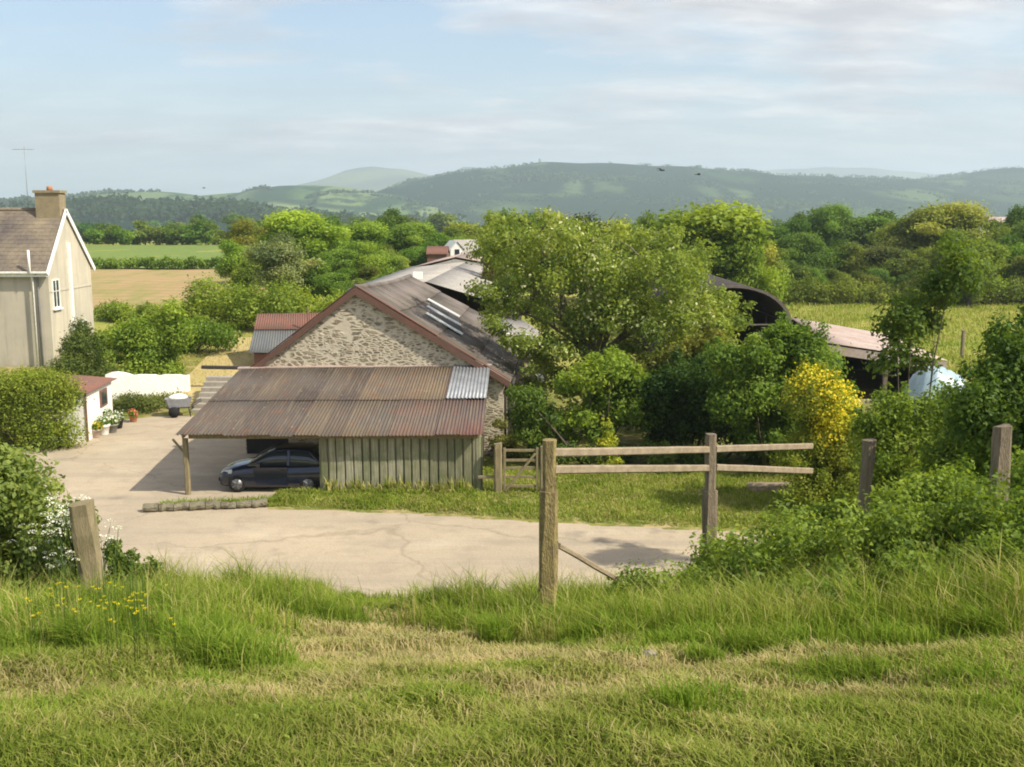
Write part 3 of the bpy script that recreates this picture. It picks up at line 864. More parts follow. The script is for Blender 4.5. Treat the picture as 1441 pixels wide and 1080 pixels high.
bm_ = MB(); bm_.bar(Vector((.28, 0, EL.z + 9 - .14)), Vector((ER.x - EL.x - .1, 0, ER.z + 9 - .14)), .1, .16, 10, .02); bm_.build('eave_beam', M['wood_old'], carport)
for f in (.0, .17, .33, .5, .66, .83, 1.0):
    q = MB()
    a = TL.lerp(TR, f) - O; e = EL.lerp(ER, f) - O
    dx = .18 if f == 0 else (-.18 if f == 1 else 0)
    q.bar(a + Vector((dx, .1, -.11)), e + Vector((dx, .12, -.10)), .06, .11, 3, .02); q.build('rafter', M['wood_old'], carport)
pp = G(262, 699) - O
q = MB(); q.bar((pp.x, 0, -.1), (pp.x - .02, 0, EL.z + 9 - .22), .16, .16, 8, .04, up=(0, 1, 0)); q.build('post', M['wood_old'], carport)
q = MB(); q.bar((pp.x - .02, 0, EL.z + 9 - .75), (pp.x - .42, 0, EL.z + 9 - .24), .06, .08, 2, .0, up=(0, 1, 0)); q.build('brace', M['wood_old'], carport)
x0 = P(452, 650, YC).x - O.x; x1 = P(672, 650, YC).x - O.x
zt = EL.z + 9 - .05
pw = MB(); rng = random.Random(4); x = x0; k = 0
while x < x1 - .12:
    wd = rng.uniform(.19, .25)
    pw.bar((x + wd / 2, -.03, -.03 + rng.uniform(-.03, .03)), (x + wd / 2 + rng.uniform(-.012, .012), -.03, zt - rng.uniform(.08, .16)), wd, .035, 5, .02, rng, rng.uniform(.15, 1), .3, up=(0, 1, 0))
    pw.bar((x + wd + .035, .03, -.03), (x + wd + .035, .03, zt - .12), .16, .03, 3, .0, rng, rng.uniform(0, .25), up=(0, 1, 0))
    x += wd + rng.uniform(.04, .065); k += 1
pw.build('plank_wall', M['plank'], carport)
q = MB(); q.bar((x1 + .02, .02, -.1), (x1 + .02, .02, zt - .05), .17, .17, 6, .03, up=(0, 1, 0)); q.build('corner_post', M['plank'], carport)
q = MB(); q.bar((x0, .02, -.1), (x0, .06, zt - .05), .12, .12, 6, .03, up=(0, 1, 0)); q.build('corner_post', M['plank'], carport)
sw = MB(); rng = random.Random(14); yy = .25
while yy < 5.3:
    sw.bar((x1 + .05, yy, -.03), (x1 + .05, yy, zt + yy * .21 - .2), .26, .03, 3, .02, rng, rng.uniform(.1, .8), up=(1, 0, 0)); yy += .29
sw.build('plank_wall', M['plank'], carport)
sw = MB(); yy = .3
while yy < 5.3:
    sw.bar((x0 + .03, yy, -.03), (x0 + .03, yy, zt + yy * .21 - .2), .28, .03, 3, .02, rng, rng.uniform(.1, .6), up=(1, 0, 0)); yy += .29
sw.build('partition', M['plank'], carport)

M['bay_dark'] = simple('bay_dark_boards', (.030, .032, .029), (.05, .05, .043), 3, .85, .4, stretch=(6, 6, .6))  # near-black boarding added over the barn wall to darken the carport bay
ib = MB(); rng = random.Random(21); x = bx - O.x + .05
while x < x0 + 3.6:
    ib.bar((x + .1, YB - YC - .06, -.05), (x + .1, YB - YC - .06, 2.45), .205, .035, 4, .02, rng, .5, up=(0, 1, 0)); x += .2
ib.build('added_dark_boarding', M['bay_dark'], carport)
# kerb stones in front of the carport
ks = MB(); rng = random.Random(6)
a = G(200, 722); e = G(376, 715)
nst = 8
for i in range(nst):
    p, q2 = a.lerp(e, i / nst), a.lerp(e, (i + .96) / nst)
    ks.bar(p + Vector((0, .12, .11)), q2 + Vector((0, .12, .11 + rng.uniform(-.02, .02))), .3, .24 + rng.uniform(-.08, .06), 4, .12, rng, cham=.35)
ko = ks.build('kerb_wall', M['kerb']); tag(ko, 'low mossy stone kerb edging the track before the carport', 'kerb')

# ------------------------------------------------------------------ car under the carport
cf = P(314, 690, 34.4)
car = thing('parked_car', 'dark blue hatchback parked under the carport roof, nose facing left', 'car', (cf.x, 34.55, -8.99))
car.scale = (.95, .95, .93)
def car_sec(x, half, zb, zt_, crown, n=7):
    """closed section at x, from sill zb to top zt_"""
    pts = []
    prof = [(-1.0, 0), (-1.02, .25), (-1.03, .55), (-.98, .85), (-.86, .97), (-.5, 1 + crown * .7), (0, 1 + crown), (.5, 1 + crown * .7), (.86, .97), (.98, .85), (1.03, .55), (1.02, .25), (1.0, 0)]
    for a_, b_ in prof:
        pts.append(Vector((x, a_ * half, zb + (zt_ - zb) * b_)))
    return pts
body = MB()
st = [(0.0, .52, .32, .58), (.06, .66, .24, .68), (.2, .76, .20, .76), (.5, .82, .19, .84), (.9, .85, .19, .91), (1.15, .855, .19, .95), (1.6, .86, .19, .95), (2.4, .86, .19, .96), (3.1, .86, .19, .98), (3.5, .84, .2, 1.0), (3.72, .80, .24, .97), (3.82, .70, .34, .86)]
body.loft([car_sec(x, h_, zb, z_, .05) for x, h_, zb, z_ in st], smooth=True)
bo = body.build('body', M['car'], car)
cab = MB()
cs = [(1.0, .74, .93, .96), (1.35, .70, .93, 1.17), (1.7, .64, .93, 1.38), (2.05, .62, .93, 1.46), (2.6, .62, .93, 1.475), (3.1, .62, .93, 1.42), (3.45, .64, .93, 1.25), (3.68, .70, .93, 1.0)]
secs = []
for x, hf, zb, z_ in cs:
    b_ = .80
    secs.append([Vector((x, -b_, zb)), Vector((x, -(b_ * .45 + hf * .55), zb + (z_ - zb) * .5)), Vector((x, -hf, z_ - .03)), Vector((x, -hf * .6, z_)), Vector((x, 0, z_ + .01)), Vector((x, hf * .6, z_)), Vector((x, hf, z_ - .03)), Vector((x, b_ * .45 + hf * .55, zb + (z_ - zb) * .5)), Vector((x, b_, zb))])
cab.loft(secs, smooth=True)
cab.build('cabin', M['glass'], car)
rf = MB()
rf.loft([[v + Vector((0, 0, .012)) for v in s[2:7]] for s in secs[2:7]], cap=False, closed=False)
solid(rf.build('roof', M['car'], car), .03)
for s in (-1, 1):
    for (xa, xb) in ((1.05, 1.75), (2.42, 2.46), (3.2, 3.55)):
        q = MB()
        za = np.interp(xa, [c[0] for c in cs], [c[3] for c in cs]); ha = np.interp(xa, [c[0] for c in cs], [c[1] for c in cs])
        if xa == 1.05: q.bar((1.02, s * .79, .95), (1.72, s * .645, 1.385), .05, .05, 3)
        elif xa == 2.42: q.bar((2.44, s * .815, .94), (2.44, s * .635, 1.45), .09, .03, 3, up=(0, 1, 0))
        else: q.bar((3.6, s * .79, .97), (3.2, s * .64, 1.38), .14, .05, 3)
        q.build('pillar', M['car'], car)
    q = MB(); q.box(1.38, 1.52, s * .86, s * 1.0, .93, 1.07); q.build('wing_mirror', M['car'], car)
    q = MB(); hp = [(.10, .62, .60), (.50, .815, .66), (.52, .80, .80), (.16, .62, .71)]
    q.prism([Vector((x, s * y, z)) for x, y, z in hp], (-.02, s * .03, .015)); q.build('headlight', M['clear'], car)
    q = MB(); q.prism([Vector((1.32, s * .872, .26)), Vector((2.42, s * .876, .26)), Vector((2.42, s * .884, .90)), Vector((1.25, s * .884, .89))], (0, s * .012, 0))
    dr = q.build('door', M['car'], car)
    q = MB(); q.bar((2.18, s * .905, .80), (2.36, s * .905, .80), .03, .03, 2); q.build('handle', M['plastic_black'], dr)
    for xw in (.68, 3.12):
        ty = MB(); secs2 = []
        for (yy, rr) in ((0, .22), (0, .28), (.03, .30), (.15, .30), (.18, .28), (.18, .22)):
            secs2.append([Vector((xw + rr * math.cos(2 * PI * k / 24), s * (.70 + yy), .30 + rr * math.sin(2 * PI * k / 24))) for k in range(24)])
        ty.loft(secs2, cap=True)
        wh = ty.build('wheel', M['tyre'], car)
        rm = MB(); rm.tube([(xw, s * .87, .30), (xw, s * .889, .30)], .19, 16)
        for k in range(5):
            an = 2 * PI * k / 5
            rm.bar((xw, s * .893, .30), (xw + .19 * math.cos(an), s * .893, .30 + .19 * math.sin(an)), .04, .02, 1, up=(0, 1, 0))
        rm.build('rim', M['alloy'], wh)
q = MB(); q.bar((.02, -.55, .40), (.02, .55, .40), .10, .14, 3, up=(0, 0, 1)); q.build('grille', M['plastic_black'], car)
q = MB(); q.box(-.03, -.008, -.26, .26, .44, .55); q.build('number_plate', M['white'], car)

# ------------------------------------------------------------------ farmhouse on the left
YH = 55.0
hA = P(67, 378, YH); hx = hA.x; gz = -8.1
house = thing('farmhouse', 'cream rendered farmhouse with slate roof and stone chimney at left edge', 'house', (hx, YH, gz))
ez = hA.z - gz; Wd = 5.6; rzz = P(98, 297, YH + 2.6).z - gz; LH = 9.0
w = MB(); w.prism([(0, 0, -.6), (0, Wd, -.6), (0, Wd, ez), (0, Wd * .45, rzz - .12), (0, 0, ez)], (-.35, 0, 0)); w.build('gable_wall', M['render_cream'], house)
w = MB(); w.box(-LH, -.352, 0, .35, -.6, ez); w.build('front_wall', M['render_grey'], house)
w = MB(); w.box(-LH, -.352, Wd - .35, Wd, -.6, ez); w.build('rear_wall', M['render_grey'], house)
rd = Vector((0, Wd * .45, rzz))
r = MB()
for i in range(16):
    f0, f1 = i / 16, (i + 1.25) / 16
    a = Vector((0, -.28, ez - .2)).lerp(rd, f0); e = Vector((0, -.28, ez - .2)).lerp(rd, min(1, f1))
    for j in range(24):
        xa, xb = -LH + (LH + .05) * j / 24 + (.18 if i % 2 else 0), -LH + (LH + .05) * (j + .97) / 24 + (.18 if i % 2 else 0)
        xb = min(xb, .06); o_ = Vector((0, 0, .03 + random.uniform(0, .012)))
        if xa < xb: r.prism([Vector((xa, a.y, a.z)) + o_ + Vector((0, 0, .025)), Vector((xb, a.y, a.z)) + o_ + Vector((0, 0, .025)), Vector((xb, e.y, e.z)) + o_, Vector((xa, e.y, e.z)) + o_], (0, 0, .018))
r.prism([(-LH, -.26, ez - .2), (.05, -.26, ez - .2), (.05, rd.y, rd.z), (-LH, rd.y, rd.z)], (0, 0, .03))
r.build('roof_slope', M['slate'], house)
r = MB(); r.prism([(-LH, Wd + .3, ez - .25), (.05, Wd + .3, ez - .25), (.05, rd.y, rd.z), (-LH, rd.y, rd.z)], (0, 0, .05)); r.build('roof_slope', M['slate'], house)
r = MB(); r.tube([(-LH, rd.y, rd.z + .07), (.06, rd.y, rd.z + .07)], .1, 8); r.build('ridge_tile', M['terracotta'] if False else M['slate'], house)
for (p, q2) in (((.1, -.34, ez - .3), (.1, rd.y, rd.z + .02)), ((.1, Wd + .36, ez - .36), (.1, rd.y, rd.z + .02))):
    b = MB(); b.bar(p, q2, .06, .26, 4, up=(0, 0, 1)); b.build('bargeboard', M['white'], house)
b = MB(); b.bar((-LH, -.36, ez - .2), (.1, -.36, ez - .2), .12, .11, 6); b.build('gutter', M['white'], house)
b = MB(); b.box(-LH, .08, -.3, -.262, ez - .42, ez - .2); b.build('fascia', M['white'], house)
b = MB(); b.tube([(-.75, -.2, 0), (-.75, -.2, ez - .3), (-.75, -.42, ez - .2), (-.75, -.42, ez + .95)], .06, 8); b.build('soil_pipe', M['white'], house)
b = MB(); b.tube([(-.55, -.08, .1), (-.55, -.08, ez - .5), (-.5, -.3, ez - .28)], .05, 8); b.build('downpipe', M['galv'], house)
b = MB(); b.box(.004, .12, Wd * .44, Wd * .44 + .28, .3, ez + 1.25); b.build('white_flue', M['white'], house)
def window(par, x0, x1, z0, z1, y, axis='x'):
    fr = MB(); pn = MB(); sl = MB()
    def bx(m, a0, a1, b0, b1, d0, d1):
        if axis == 'x': m.box(a0, a1, y - d1, y - d0, b0, b1)
        else: m.box(y + d0, y + d1, a0, a1, b0, b1)
    t = .07
    bx(fr, x0, x1, z0, z0 + t, .0, .05); bx(fr, x0, x1, z1 - t, z1, .0, .05)
    bx(fr, x0, x0 + t, z0 + t, z1 - t, .0, .05); bx(fr, x1 - t, x1, z0 + t, z1 - t, .0, .05)
    bx(fr, (x0 + x1) / 2 - .03, (x0 + x1) / 2 + .03, z0 + t, z1 - t, .0, .045)
    bx(pn, x0 + t, x1 - t, z0 + t, z1 - t, .003, .02)
    bx(sl, x0 - .08, x1 + .08, z0 - .09, z0 - .002, .0, .14)
    f = fr.build('window', M['white'], par); pn.build('pane', M['glass'], f); sl.build('sill', M['white'], f)
window(house, .35, 1.2, ez - 2.1, ez - .6, 0, 'y')
window(house, 3.6, 4.4, 1.0, 2.2, 0, 'y')
window(house, -4.6, -3.4, .8, 2.2, 0)
window(house, -4.6, -3.4, 3.0, 4.3, 0)
b = MB(); b.box(.003, .03, .02, Wd - .02, ez - 1.25, ez - 1.19); b.build('string_course', M['render_grey'], house)
ch0 = P(60, 300, YH + 2.5); ctop = P(75, 272, YH + 2.5).z - gz
b = MB(); b.box(-1.34, -.06, rd.y - .4, rd.y + .4, rzz - .7, ctop); b.box(-1.42, .02, rd.y - .48, rd.y + .48, ctop + .002, ctop + .14)
chm = b.build('chimney', M['brick_chim'], house)
for xx in (-.7,):
    b = MB(); b.tube([(xx, rd.y, ctop + .12), (xx, rd.y, ctop + .36)], [.17, .14], 10); b.build('chimney_pot', M['terracotta'], chm)
aer = thing('aerial', 'thin television aerial on a mast above the farmhouse chimney', 'aerial', (hx - 1.9, YH + rd.y, gz + rzz + .02))
topz = P(50, 207, YH + rd.y).z - (gz + rzz)
b = MB(); b.tube([(0, 0, 0), (0, 0, topz)], .016, 6); b.build('mast', M['galv'], aer)
b = MB(); b.tube([(-.6, 0, topz - .15), (.5, 0, topz - .15)], .011, 5)
for k in range(7): b.tube([(-.55 + k * .17, -.22, topz - .15), (-.55 + k * .17, .22, topz - .15)], .01, 4)
b.build('antenna', M['galv'], aer)

# ------------------------------------------------------------------ yard edge: shed, wall, pots, hedge
s0 = G(123, 622); s1 = G(160, 598)
shed_r = math.atan2(s1.y - s0.y, s1.x - s0.x)
ln = (s1 - s0).length
shed = thing('white_shed', 'small whitewashed shed with dark red roof behind the clipped hedge', 'shed', (s0.x, s0.y, -9), shed_r)
hs = P(123, 552, s0.y).z + 9
w = MB(); w.prism([(0, 0, -.1), (ln, 0, -.1), (ln, 0, hs), (0, 0, hs)], (0, 2.7, 0)); w.build('wall', M['white'], shed)
w = MB(); corr(w, (-.15, 2.9, hs + .28), (ln + .2, 2.9, hs + .28), (-.15, -.2, hs - .02), (ln + .2, -.2, hs - .02), 22, .015, 2); solid(w.build('roof', M['rust_red'], shed), .015)
for gx, gd in ((0, .1), (ln, -.1)):
    w = MB(); w.prism([(gx, 0, hs), (gx, 2.7, hs), (gx, 2.7, hs + .2)], (gd, 0, 0)); w.build('gable', M['white'], shed)
fr = MB(); fr.box(ln * .52, ln * .78, -.05, -.002, 1.05, 1.75); f = fr.build('window', M['rust_red'], shed)
fr = MB(); fr.box(ln * .56, ln * .74, -.062, -.052, 1.14, 1.66); fr.build('pane', M['glass'], f)
q = MB(); q.box(-.04, .06, -.05, .0 - .002, 0, hs); q.build('corner_board', M['rust_red'], shed)

def pot(loc, r, hh, mat, label, fcol, group, seed):
    t = thing('flower_pot', label, 'plant pot', loc, 0, group)
    q = MB(); secs = []
    for z, rr in ((0, .72), (.05, .74), (.8, .97), (.82, 1.07), (1, 1.08), (1, .93), (.9, .9)):
        secs.append([Vector((r * rr * math.cos(2 * PI * k / 14), r * rr * math.sin(2 * PI * k / 14), hh * z)) for k in range(14)])
    q.loft(secs); q.build('pot', mat, t)
    rng = np.random.default_rng(seed)
    cl = [(rng.normal() * r * .4, rng.normal() * r * .4, hh + r * .5, r * .8, r * .8, r * .7) for _ in range(4)]
    v, ti = leaf_cloud(rng, cl, 260, .10); me = quad_mesh('foliage', v, ti); link('foliage', me, M['leaf'], t, color=GREEN)
    v, ti = leaf_cloud(rng, [(c[0], c[1], c[2] + r * .25, c[3], c[4], c[5]) for c in cl], 70, .09, .8, .9); me = quad_mesh('blossom', v, ti); link('blossom', me, M['flower'], t, color=fcol)
WHT = (.75, .74, .72)
pg = 'flower pots along the shed wall'
for i, (px, py, r, h_, lab_, fc, mt) in enumerate([
    (135, 616, .22, .34, 'pale pot with yellow flowers at the near corner of the white shed', (.7, .55, .05), 'sheet_pale'),
    (146, 612, .26, .42, 'white pot of white flowers below the shed window', WHT, 'white'),
    (152, 606, .24, .6, 'taller white pot of white blossom against the shed wall', WHT, 'white'),
    (158, 609, .24, .36, 'grey pot with white flowers in the middle of the group', WHT, 'stone_grey'),
    (166, 603, .24, .38, 'dark pot with pale flowers furthest from the shed wall', WHT, 'plastic_black'),
    (188, 594, .18, .3, 'single terracotta pot at the edge of the garden bed', (.6, .2, .15), 'terracotta')]):
    q = G(px, py); pot((q.x, q.y, -8.99), r, h_, M[mt], lab_, fc, pg, 50 + i)

# white garden wall
wa, wb_ = P(150, 560, 49.4), P(266, 566, 50.8)
gw = MB(); nseg = 16; bot = []; top = []
for i in range(nseg + 1):
    f = i / nseg; p = wa.lerp(wb_, f)
    zt_ = P(0, 528 - 4 * math.exp(-((f - .12) / .14) ** 2), p.y).z - .05 * (1 if i % 5 == 0 else 0)
    bot.append(Vector((p.x, p.y, -9.2))); top.append(Vector((p.x, p.y, zt_)))
for i in range(nseg):
    gw.prism([bot[i], bot[i + 1], top[i + 1], top[i]], (.02, .26, 0))
gwo = gw.build('garden_wall', M['white']); tag(gwo, 'whitewashed garden wall behind the low shrub bed in the yard', 'wall')

# shrub bed
p = G(200, 580)
shrub('garden_shrub', 'low rounded green and brown shrub bed before the white garden wall', p, [(x, rnd_y, .38, .7, .6, .45) for x, rnd_y in ((-1, .1), (-.4, 0), (.2, .3), (.8, .6), (1.3, .9), (-.7, .7), (.4, -.3))], 7000, .10, (.16, .19, .05), 61)

# clipped hedge at the left
rng = np.random.default_rng(71); cl = []
for i in range(64):
    cl.append((rng.uniform(-4.6, .45), rng.uniform(-.6, .6), rng.choice([.45, 1.2, 1.9, 2.45, 2.5]) + rng.uniform(-.1, .12), .7, .6, .55))
p = G(80, 634); p.y += .5
shrub('hedge', 'broad clipped yellow green hedge at the left side of the yard', p, cl, 42000, .11, (.22, .275, .04), 71, 'hedge', shell=.55, tintk=.12)

# evergreen and elder by the house
rng = np.random.default_rng(72)
p = P(112, 528, 50.5); p.z = h1(p.x, p.y)
cl = [(rng.normal() * .55 * (1.2 - k / 16), rng.normal() * .5, .4 + 2.9 * k / 16, 1.15 - .045 * k, 1.1 - .045 * k, .6) for k in range(16)]
shrub('evergreen_shrub', 'rounded dark evergreen shrub in front of the farmhouse gable', p, cl, 18000, .12, (.095, .135, .03), 72, shell=.5)
p = P(222, 528, 53); p.z = h1(p.x, p.y)
cl = [(rng.normal() * 1.0, rng.normal() * .7, rng.uniform(.3, 2.6), .85, .8, .7) for k in range(22)] + [(.9, 0, 3.4, .7, .7, .7), (.5, .2, 3.0, .7, .7, .6), (1.1, 0, 2.8, .6, .6, .6), (-1.8, 0, 1.2, .6, .6, .6)]
shrub('elder_bush', 'leafy bright green elder bush behind the white garden wall', p, cl, 18000, .17, LIME, 73)
p = P(255, 500, 58); p.z = h1(p.x, p.y)
cl = [(rng.normal() * 1.6, rng.normal() * .8, rng.uniform(.3, 1.5), .9, .8, .7) for k in range(14)]
shrub('garden_shrub', 'green shrub between the elder bush and the dry slope', p, cl, 9000, .17, GREEN, 74)
p = P(165, 470, 60); p.z = h1(p.x, p.y)
cl = [(rng.normal() * 1.3, rng.normal() * .8, rng.uniform(.1, .7), .7, .7, .5) for k in range(14)]
shrub('garden_shrub', 'green shrub between the farmhouse gable and the elder bush', p, cl, 8000, .17, (.15, .22, .035), 75)

# garden cart
p = G(252, 586)
cart = thing('garden_cart', 'small grey garden cart on dark wheels by the end of the white wall', 'cart', (p.x, p.y, -8.99), .3)
q = MB(); secs = []
for z, a_ in ((.38, .75), (.42, .8), (.8, 1.0), (.82, 1.0), (.8, .95), (.5, .78)):
    secs.append([Vector((x * a_, y * a_, z)) for x, y in ((-.5, -.3), (.5, -.3), (.58, -.2), (.58, .2), (.5, .3), (-.5, .3), (-.58, .2), (-.58, -.2))])
q.loft(secs, smooth=False); q.build('tub', M['galv'], cart)
for s in (-1, 1):
    q = MB(); q.tube([(-.2, s * .33, .24), (-.2, s * .41, .24)], .24, 18); q.build('wheel', M['tyre'], cart)
    q = MB(); q.tube([(-.5, s * .22, .4), (.5, s * .24, .42), (1.0, s * .26, .7)], .025, 6); q.build('handle', M['dark_iron'], cart)
    q = MB(); q.tube([(.42, s * .24, .4), (.5, s * .26, 0)], .025, 6); q.build('leg', M['dark_iron'], cart)
rng = np.random.default_rng(5)
sk = thing('sack', 'pale lumpy sack lying in the garden cart', 'sack', (p.x, p.y, -8.2), .4)
q = MB(); secs = []
for i in range(9):
    t = i / 8; rr = .05 + .22 * math.sin(PI * min(1, max(.04, t))) ** .6
    secs.append([Vector((-.4 + .8 * t, rr * 1.1 * math.cos(2 * PI * k / 12) + rng.normal() * .012, .05 + rr * .7 * math.sin(2 * PI * k / 12) + rng.normal() * .012)) for k in range(12)])
q.loft(secs); q.build('bag', M['white'], sk)

# concrete steps up to the dry slope
stp = thing('terraced_wall', 'stepped pale block terraces between the yard and the dry slope', 'terrace', (P(270, 600, 47.5).x, 47.5, -9))
for k in range(7):
    q = MB(); rng = random.Random(k)
    x = 0
    while x < 5.2:
        l_ = rng.uniform(.4, .62)
        q.box(x, x + l_ - .012, k * .42, k * .42 + .5, k * .185 - .05, (k + 1) * .185 + rng.uniform(-.008, .008)); x += l_
    q.build('block_course', M['block'], stp)
tb_ = MB(); a = P(284, 517, 51.2); e = P(350, 518, 51.2)
tb_.bar(a, e, .2, .16, 5, .04); tbo = tb_.build('timber_beam', M['dark_iron']); tag(tbo, 'dark timber beam lying along the top of the block terraces', 'beam')

# red and blue grey sheet shed
yr, ye = 56.5, 54.0
RA, RB2 = P(362, 442, yr), P(470, 440, yr); EA, EB = P(350, 496, ye), P(480, 497, ye)
rs_ = thing('sheet_shed', 'small low shed with rusty red and blue grey sheet roof left of the barn', 'shed', (EA.x, ye, -8))
O2 = Vector((EA.x, ye, -8))
mid0, mid1 = RA.lerp(EA, .40), RB2.lerp(EB, .40)
q = MB(); corr(q, RA - O2, RB2 - O2, mid0 - O2 - Vector((0, .05, .04)), mid1 - O2 - Vector((0, .05, .04)), 34, .02, 2); solid(q.build('red_sheets', M['rust_red'], rs_), .01)
q = MB(); corr(q, mid0 - O2 - Vector((0, 0, .07)), mid1 - O2 - Vector((0, 0, .07)), EA - O2 - Vector((0, 0, .02)), EB - O2 - Vector((0, 0, .02)), 34, .02, 2); solid(q.build('grey_sheets', M['sheet_blue'], rs_), .01)
q = MB(); wz = EA.z + 8 - .12
q.prism([(.2, .25, -1), (.2, 5.2, -1), (.2, 5.2, wz), (.2, yr - ye, RA.z + 8 - .12), (.2, .25, wz)], (EB.x - EA.x - .4, 0, 0)); q.build('wall', M['rust_red'], rs_)
q = MB(); corr(q, RA - O2, RB2 - O2, RA - O2 + Vector((0, 2.8, -1.8)), RB2 - O2 + Vector((0, 2.8, -1.8)), 34, .02, 2); solid(q.build('rear_sheets', M['rust_red'], rs_), .01)
pl = MB(); a = P(433, 470, 55.3); pl.tube([a - Vector((0, 0, 1.6)), P(433, 432, 55.3)], .035, 7); po = pl.build('iron_pipe', M['rust_red']); tag(po, 'thin rusty upright pipe against the red sheet shed roof', 'pipe')

# ------------------------------------------------------------------ sheds behind the barn
def gshed(name, label, yf, L_, le, ri, re, dx, roofmat, wallmat, floor_z, open_front=True, waves=60, cat='barn'):
    le, ri, re = P(*le, yf), P(*ri, yf), P(*re, yf)
    O3 = Vector((le.x, yf, floor_z)); t = thing(name, label, cat, O3)
    d = Vector((dx, L_, 0))
    for a, e in ((ri, le), (ri, re)):
        q = MB(); corr(q, a - O3, a - O3 + d, e - O3, e - O3 + d, waves, .02, 3); solid(q.build('roof_slope', roofmat, t), .02)
    q = MB(); q.prism([(.15, 0, -.3), (.15, 0, le.z - floor_z - .1), (.15 + dx, L_, le.z - floor_z - .1), (.15 + dx, L_, -.3)], (.15, 0, 0)); q.build('side_wall', wallmat, t)
    xr_ = re.x - le.x - .15
    q = MB(); q.prism([(xr_, 0, -.3), (xr_, 0, re.z - floor_z - .1), (xr_ + dx, L_, re.z - floor_z - .1), (xr_ + dx, L_, -.3)], (-.15, 0, 0)); q.build('side_wall', wallmat, t)
    q = MB(); q.prism([(.2 + dx, L_ - .1, -.3), (xr_ + dx - .05, L_ - .1, -.3), (xr_ + dx - .05, L_ - .1, re.z - floor_z - .15), (ri.x - le.x + dx, L_ - .1, ri.z - floor_z - .15), (.2 + dx, L_ - .1, le.z - floor_z - .15)], (0, .1, 0)); q.build('end_wall', wallmat, t)
    for f in (.0, 1.0):
        q = MB(); x_ = .22 + (xr_ - .4) * f; q.bar((x_, .1, -.3), (x_, .1, (le.z if f == 0 else re.z) - floor_z - .1), .18, .18, 2, up=(0, 1, 0)); q.build('post', M['wood_old'], t)
    if not open_front:
        q = MB(); q.prism([(.2, 0, -.3), (xr_ - .05, 0, -.3), (xr_ - .05, 0, re.z - floor_z - .15), (ri.x - le.x, 0, ri.z - floor_z - .15), (.2, 0, le.z - floor_z - .15)], (0, .1, 0)); q.build('front_wall', wallmat, t)
    return t
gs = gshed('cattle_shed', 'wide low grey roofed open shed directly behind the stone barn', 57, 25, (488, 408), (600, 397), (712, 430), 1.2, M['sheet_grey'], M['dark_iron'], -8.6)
q = MB(); pw_ = P(588, 388, 60.5) - Vector(gs.location); q.box(pw_.x - .25, pw_.x + .25, 3.3, 3.7, pw_.z - .2, pw_.z + .2); q.build('roof_vent', M['white'], gs)
gshed('grey_shed', 'pale roofed shed showing beyond the cattle shed roof', 80, 14, (575, 378), (640, 362), (720, 376), 1, M['sheet_pale'], M['sheet_grey'], -8.6, False)
wc = thing('white_cottage', 'small white cottage with grey roof among trees beyond the sheds', 'house', P(634, 362, 112), .25)
zz = P(634, 341, 112).z - wc.location.z
q = MB(); q.prism([(0, 0, -5), (1.4, 0, -5), (1.4, 0, zz - .8), (.7, 0, zz), (0, 0, zz - .8)], (0, 4, 0)); q.build('porch_wing', M['white'], wc)
q = MB(); q.box(1.402, 4.4, 1, 5, -5, zz - 1.1); q.build('wall', M['white'], wc)
q = MB(); q.prism([(.9, .8, zz - 1.1), (4.6, .8, zz - 1.1), (4.4, 3, zz + .1), (.9, 3, zz + .1)], (0, 0, .08)); q.prism([(.9, 5.2, zz - 1.1), (4.6, 5.2, zz - 1.1), (4.4, 3, zz + .1), (.9, 3, zz + .1)], (0, 0, .08)); q.build('roof', M['sheet_grey'], wc)
q = MB(); q.box(.45, .95, -.03, -.002, zz - 1.6, zz - .75); q.build('window', M['glass'], wc)
for s in (0, 1):
    q = MB(); q.prism([(.7, -.1, zz + .05), (-.15 if s == 0 else 1.55, -.1, zz - .9), (-.15 if s == 0 else 1.55, 4, zz - .9), (.7, 4, zz + .05)], (0, 0, .07)); q.build('roof', M['white'] if s == 0 else M['sheet_grey'], wc)
fb = thing('white_barn', 'white building half hidden by trees at the far right', 'barn', P(1398, 322, 150))
q = MB(); q.box(0, 3.4, 0, 5, -4, .5); q.build('wall', M['white'], fb)
q = MB(); q.prism([(-.2, -.2, .4), (3.6, -.2, .4), (3.6, 2.5, 1.5), (-.2, 2.5, 1.5)], (0, 0, .1)); q.prism([(-.2, 5.2, .4), (3.6, 5.2, .4), (3.6, 2.5, 1.5), (-.2, 2.5, 1.5)], (0, 0, .1)); q.build('roof', M['sheet_pale'], fb)
rsd = thing('red_shed', 'little rust red roofed shed beside the white cottage', 'shed', P(601, 365, 108))
q = MB(); q.box(0, 2.0, 0, 3, -4, .55); q.build('wall', M['rust_red'], rsd)
q = MB(); corr(q, (-.1, 1.6, 1.25), (2.1, 1.6, 1.25), (-.1, -.2, .5), (2.1, -.2, .5), 14, .02, 1); corr(q, (-.1, 1.6, 1.25), (2.1, 1.6, 1.25), (-.1, 3.2, .5), (2.1, 3.2, .5), 14, .02, 1); solid(q.build('roof', M['rust_red'], rsd), .02)

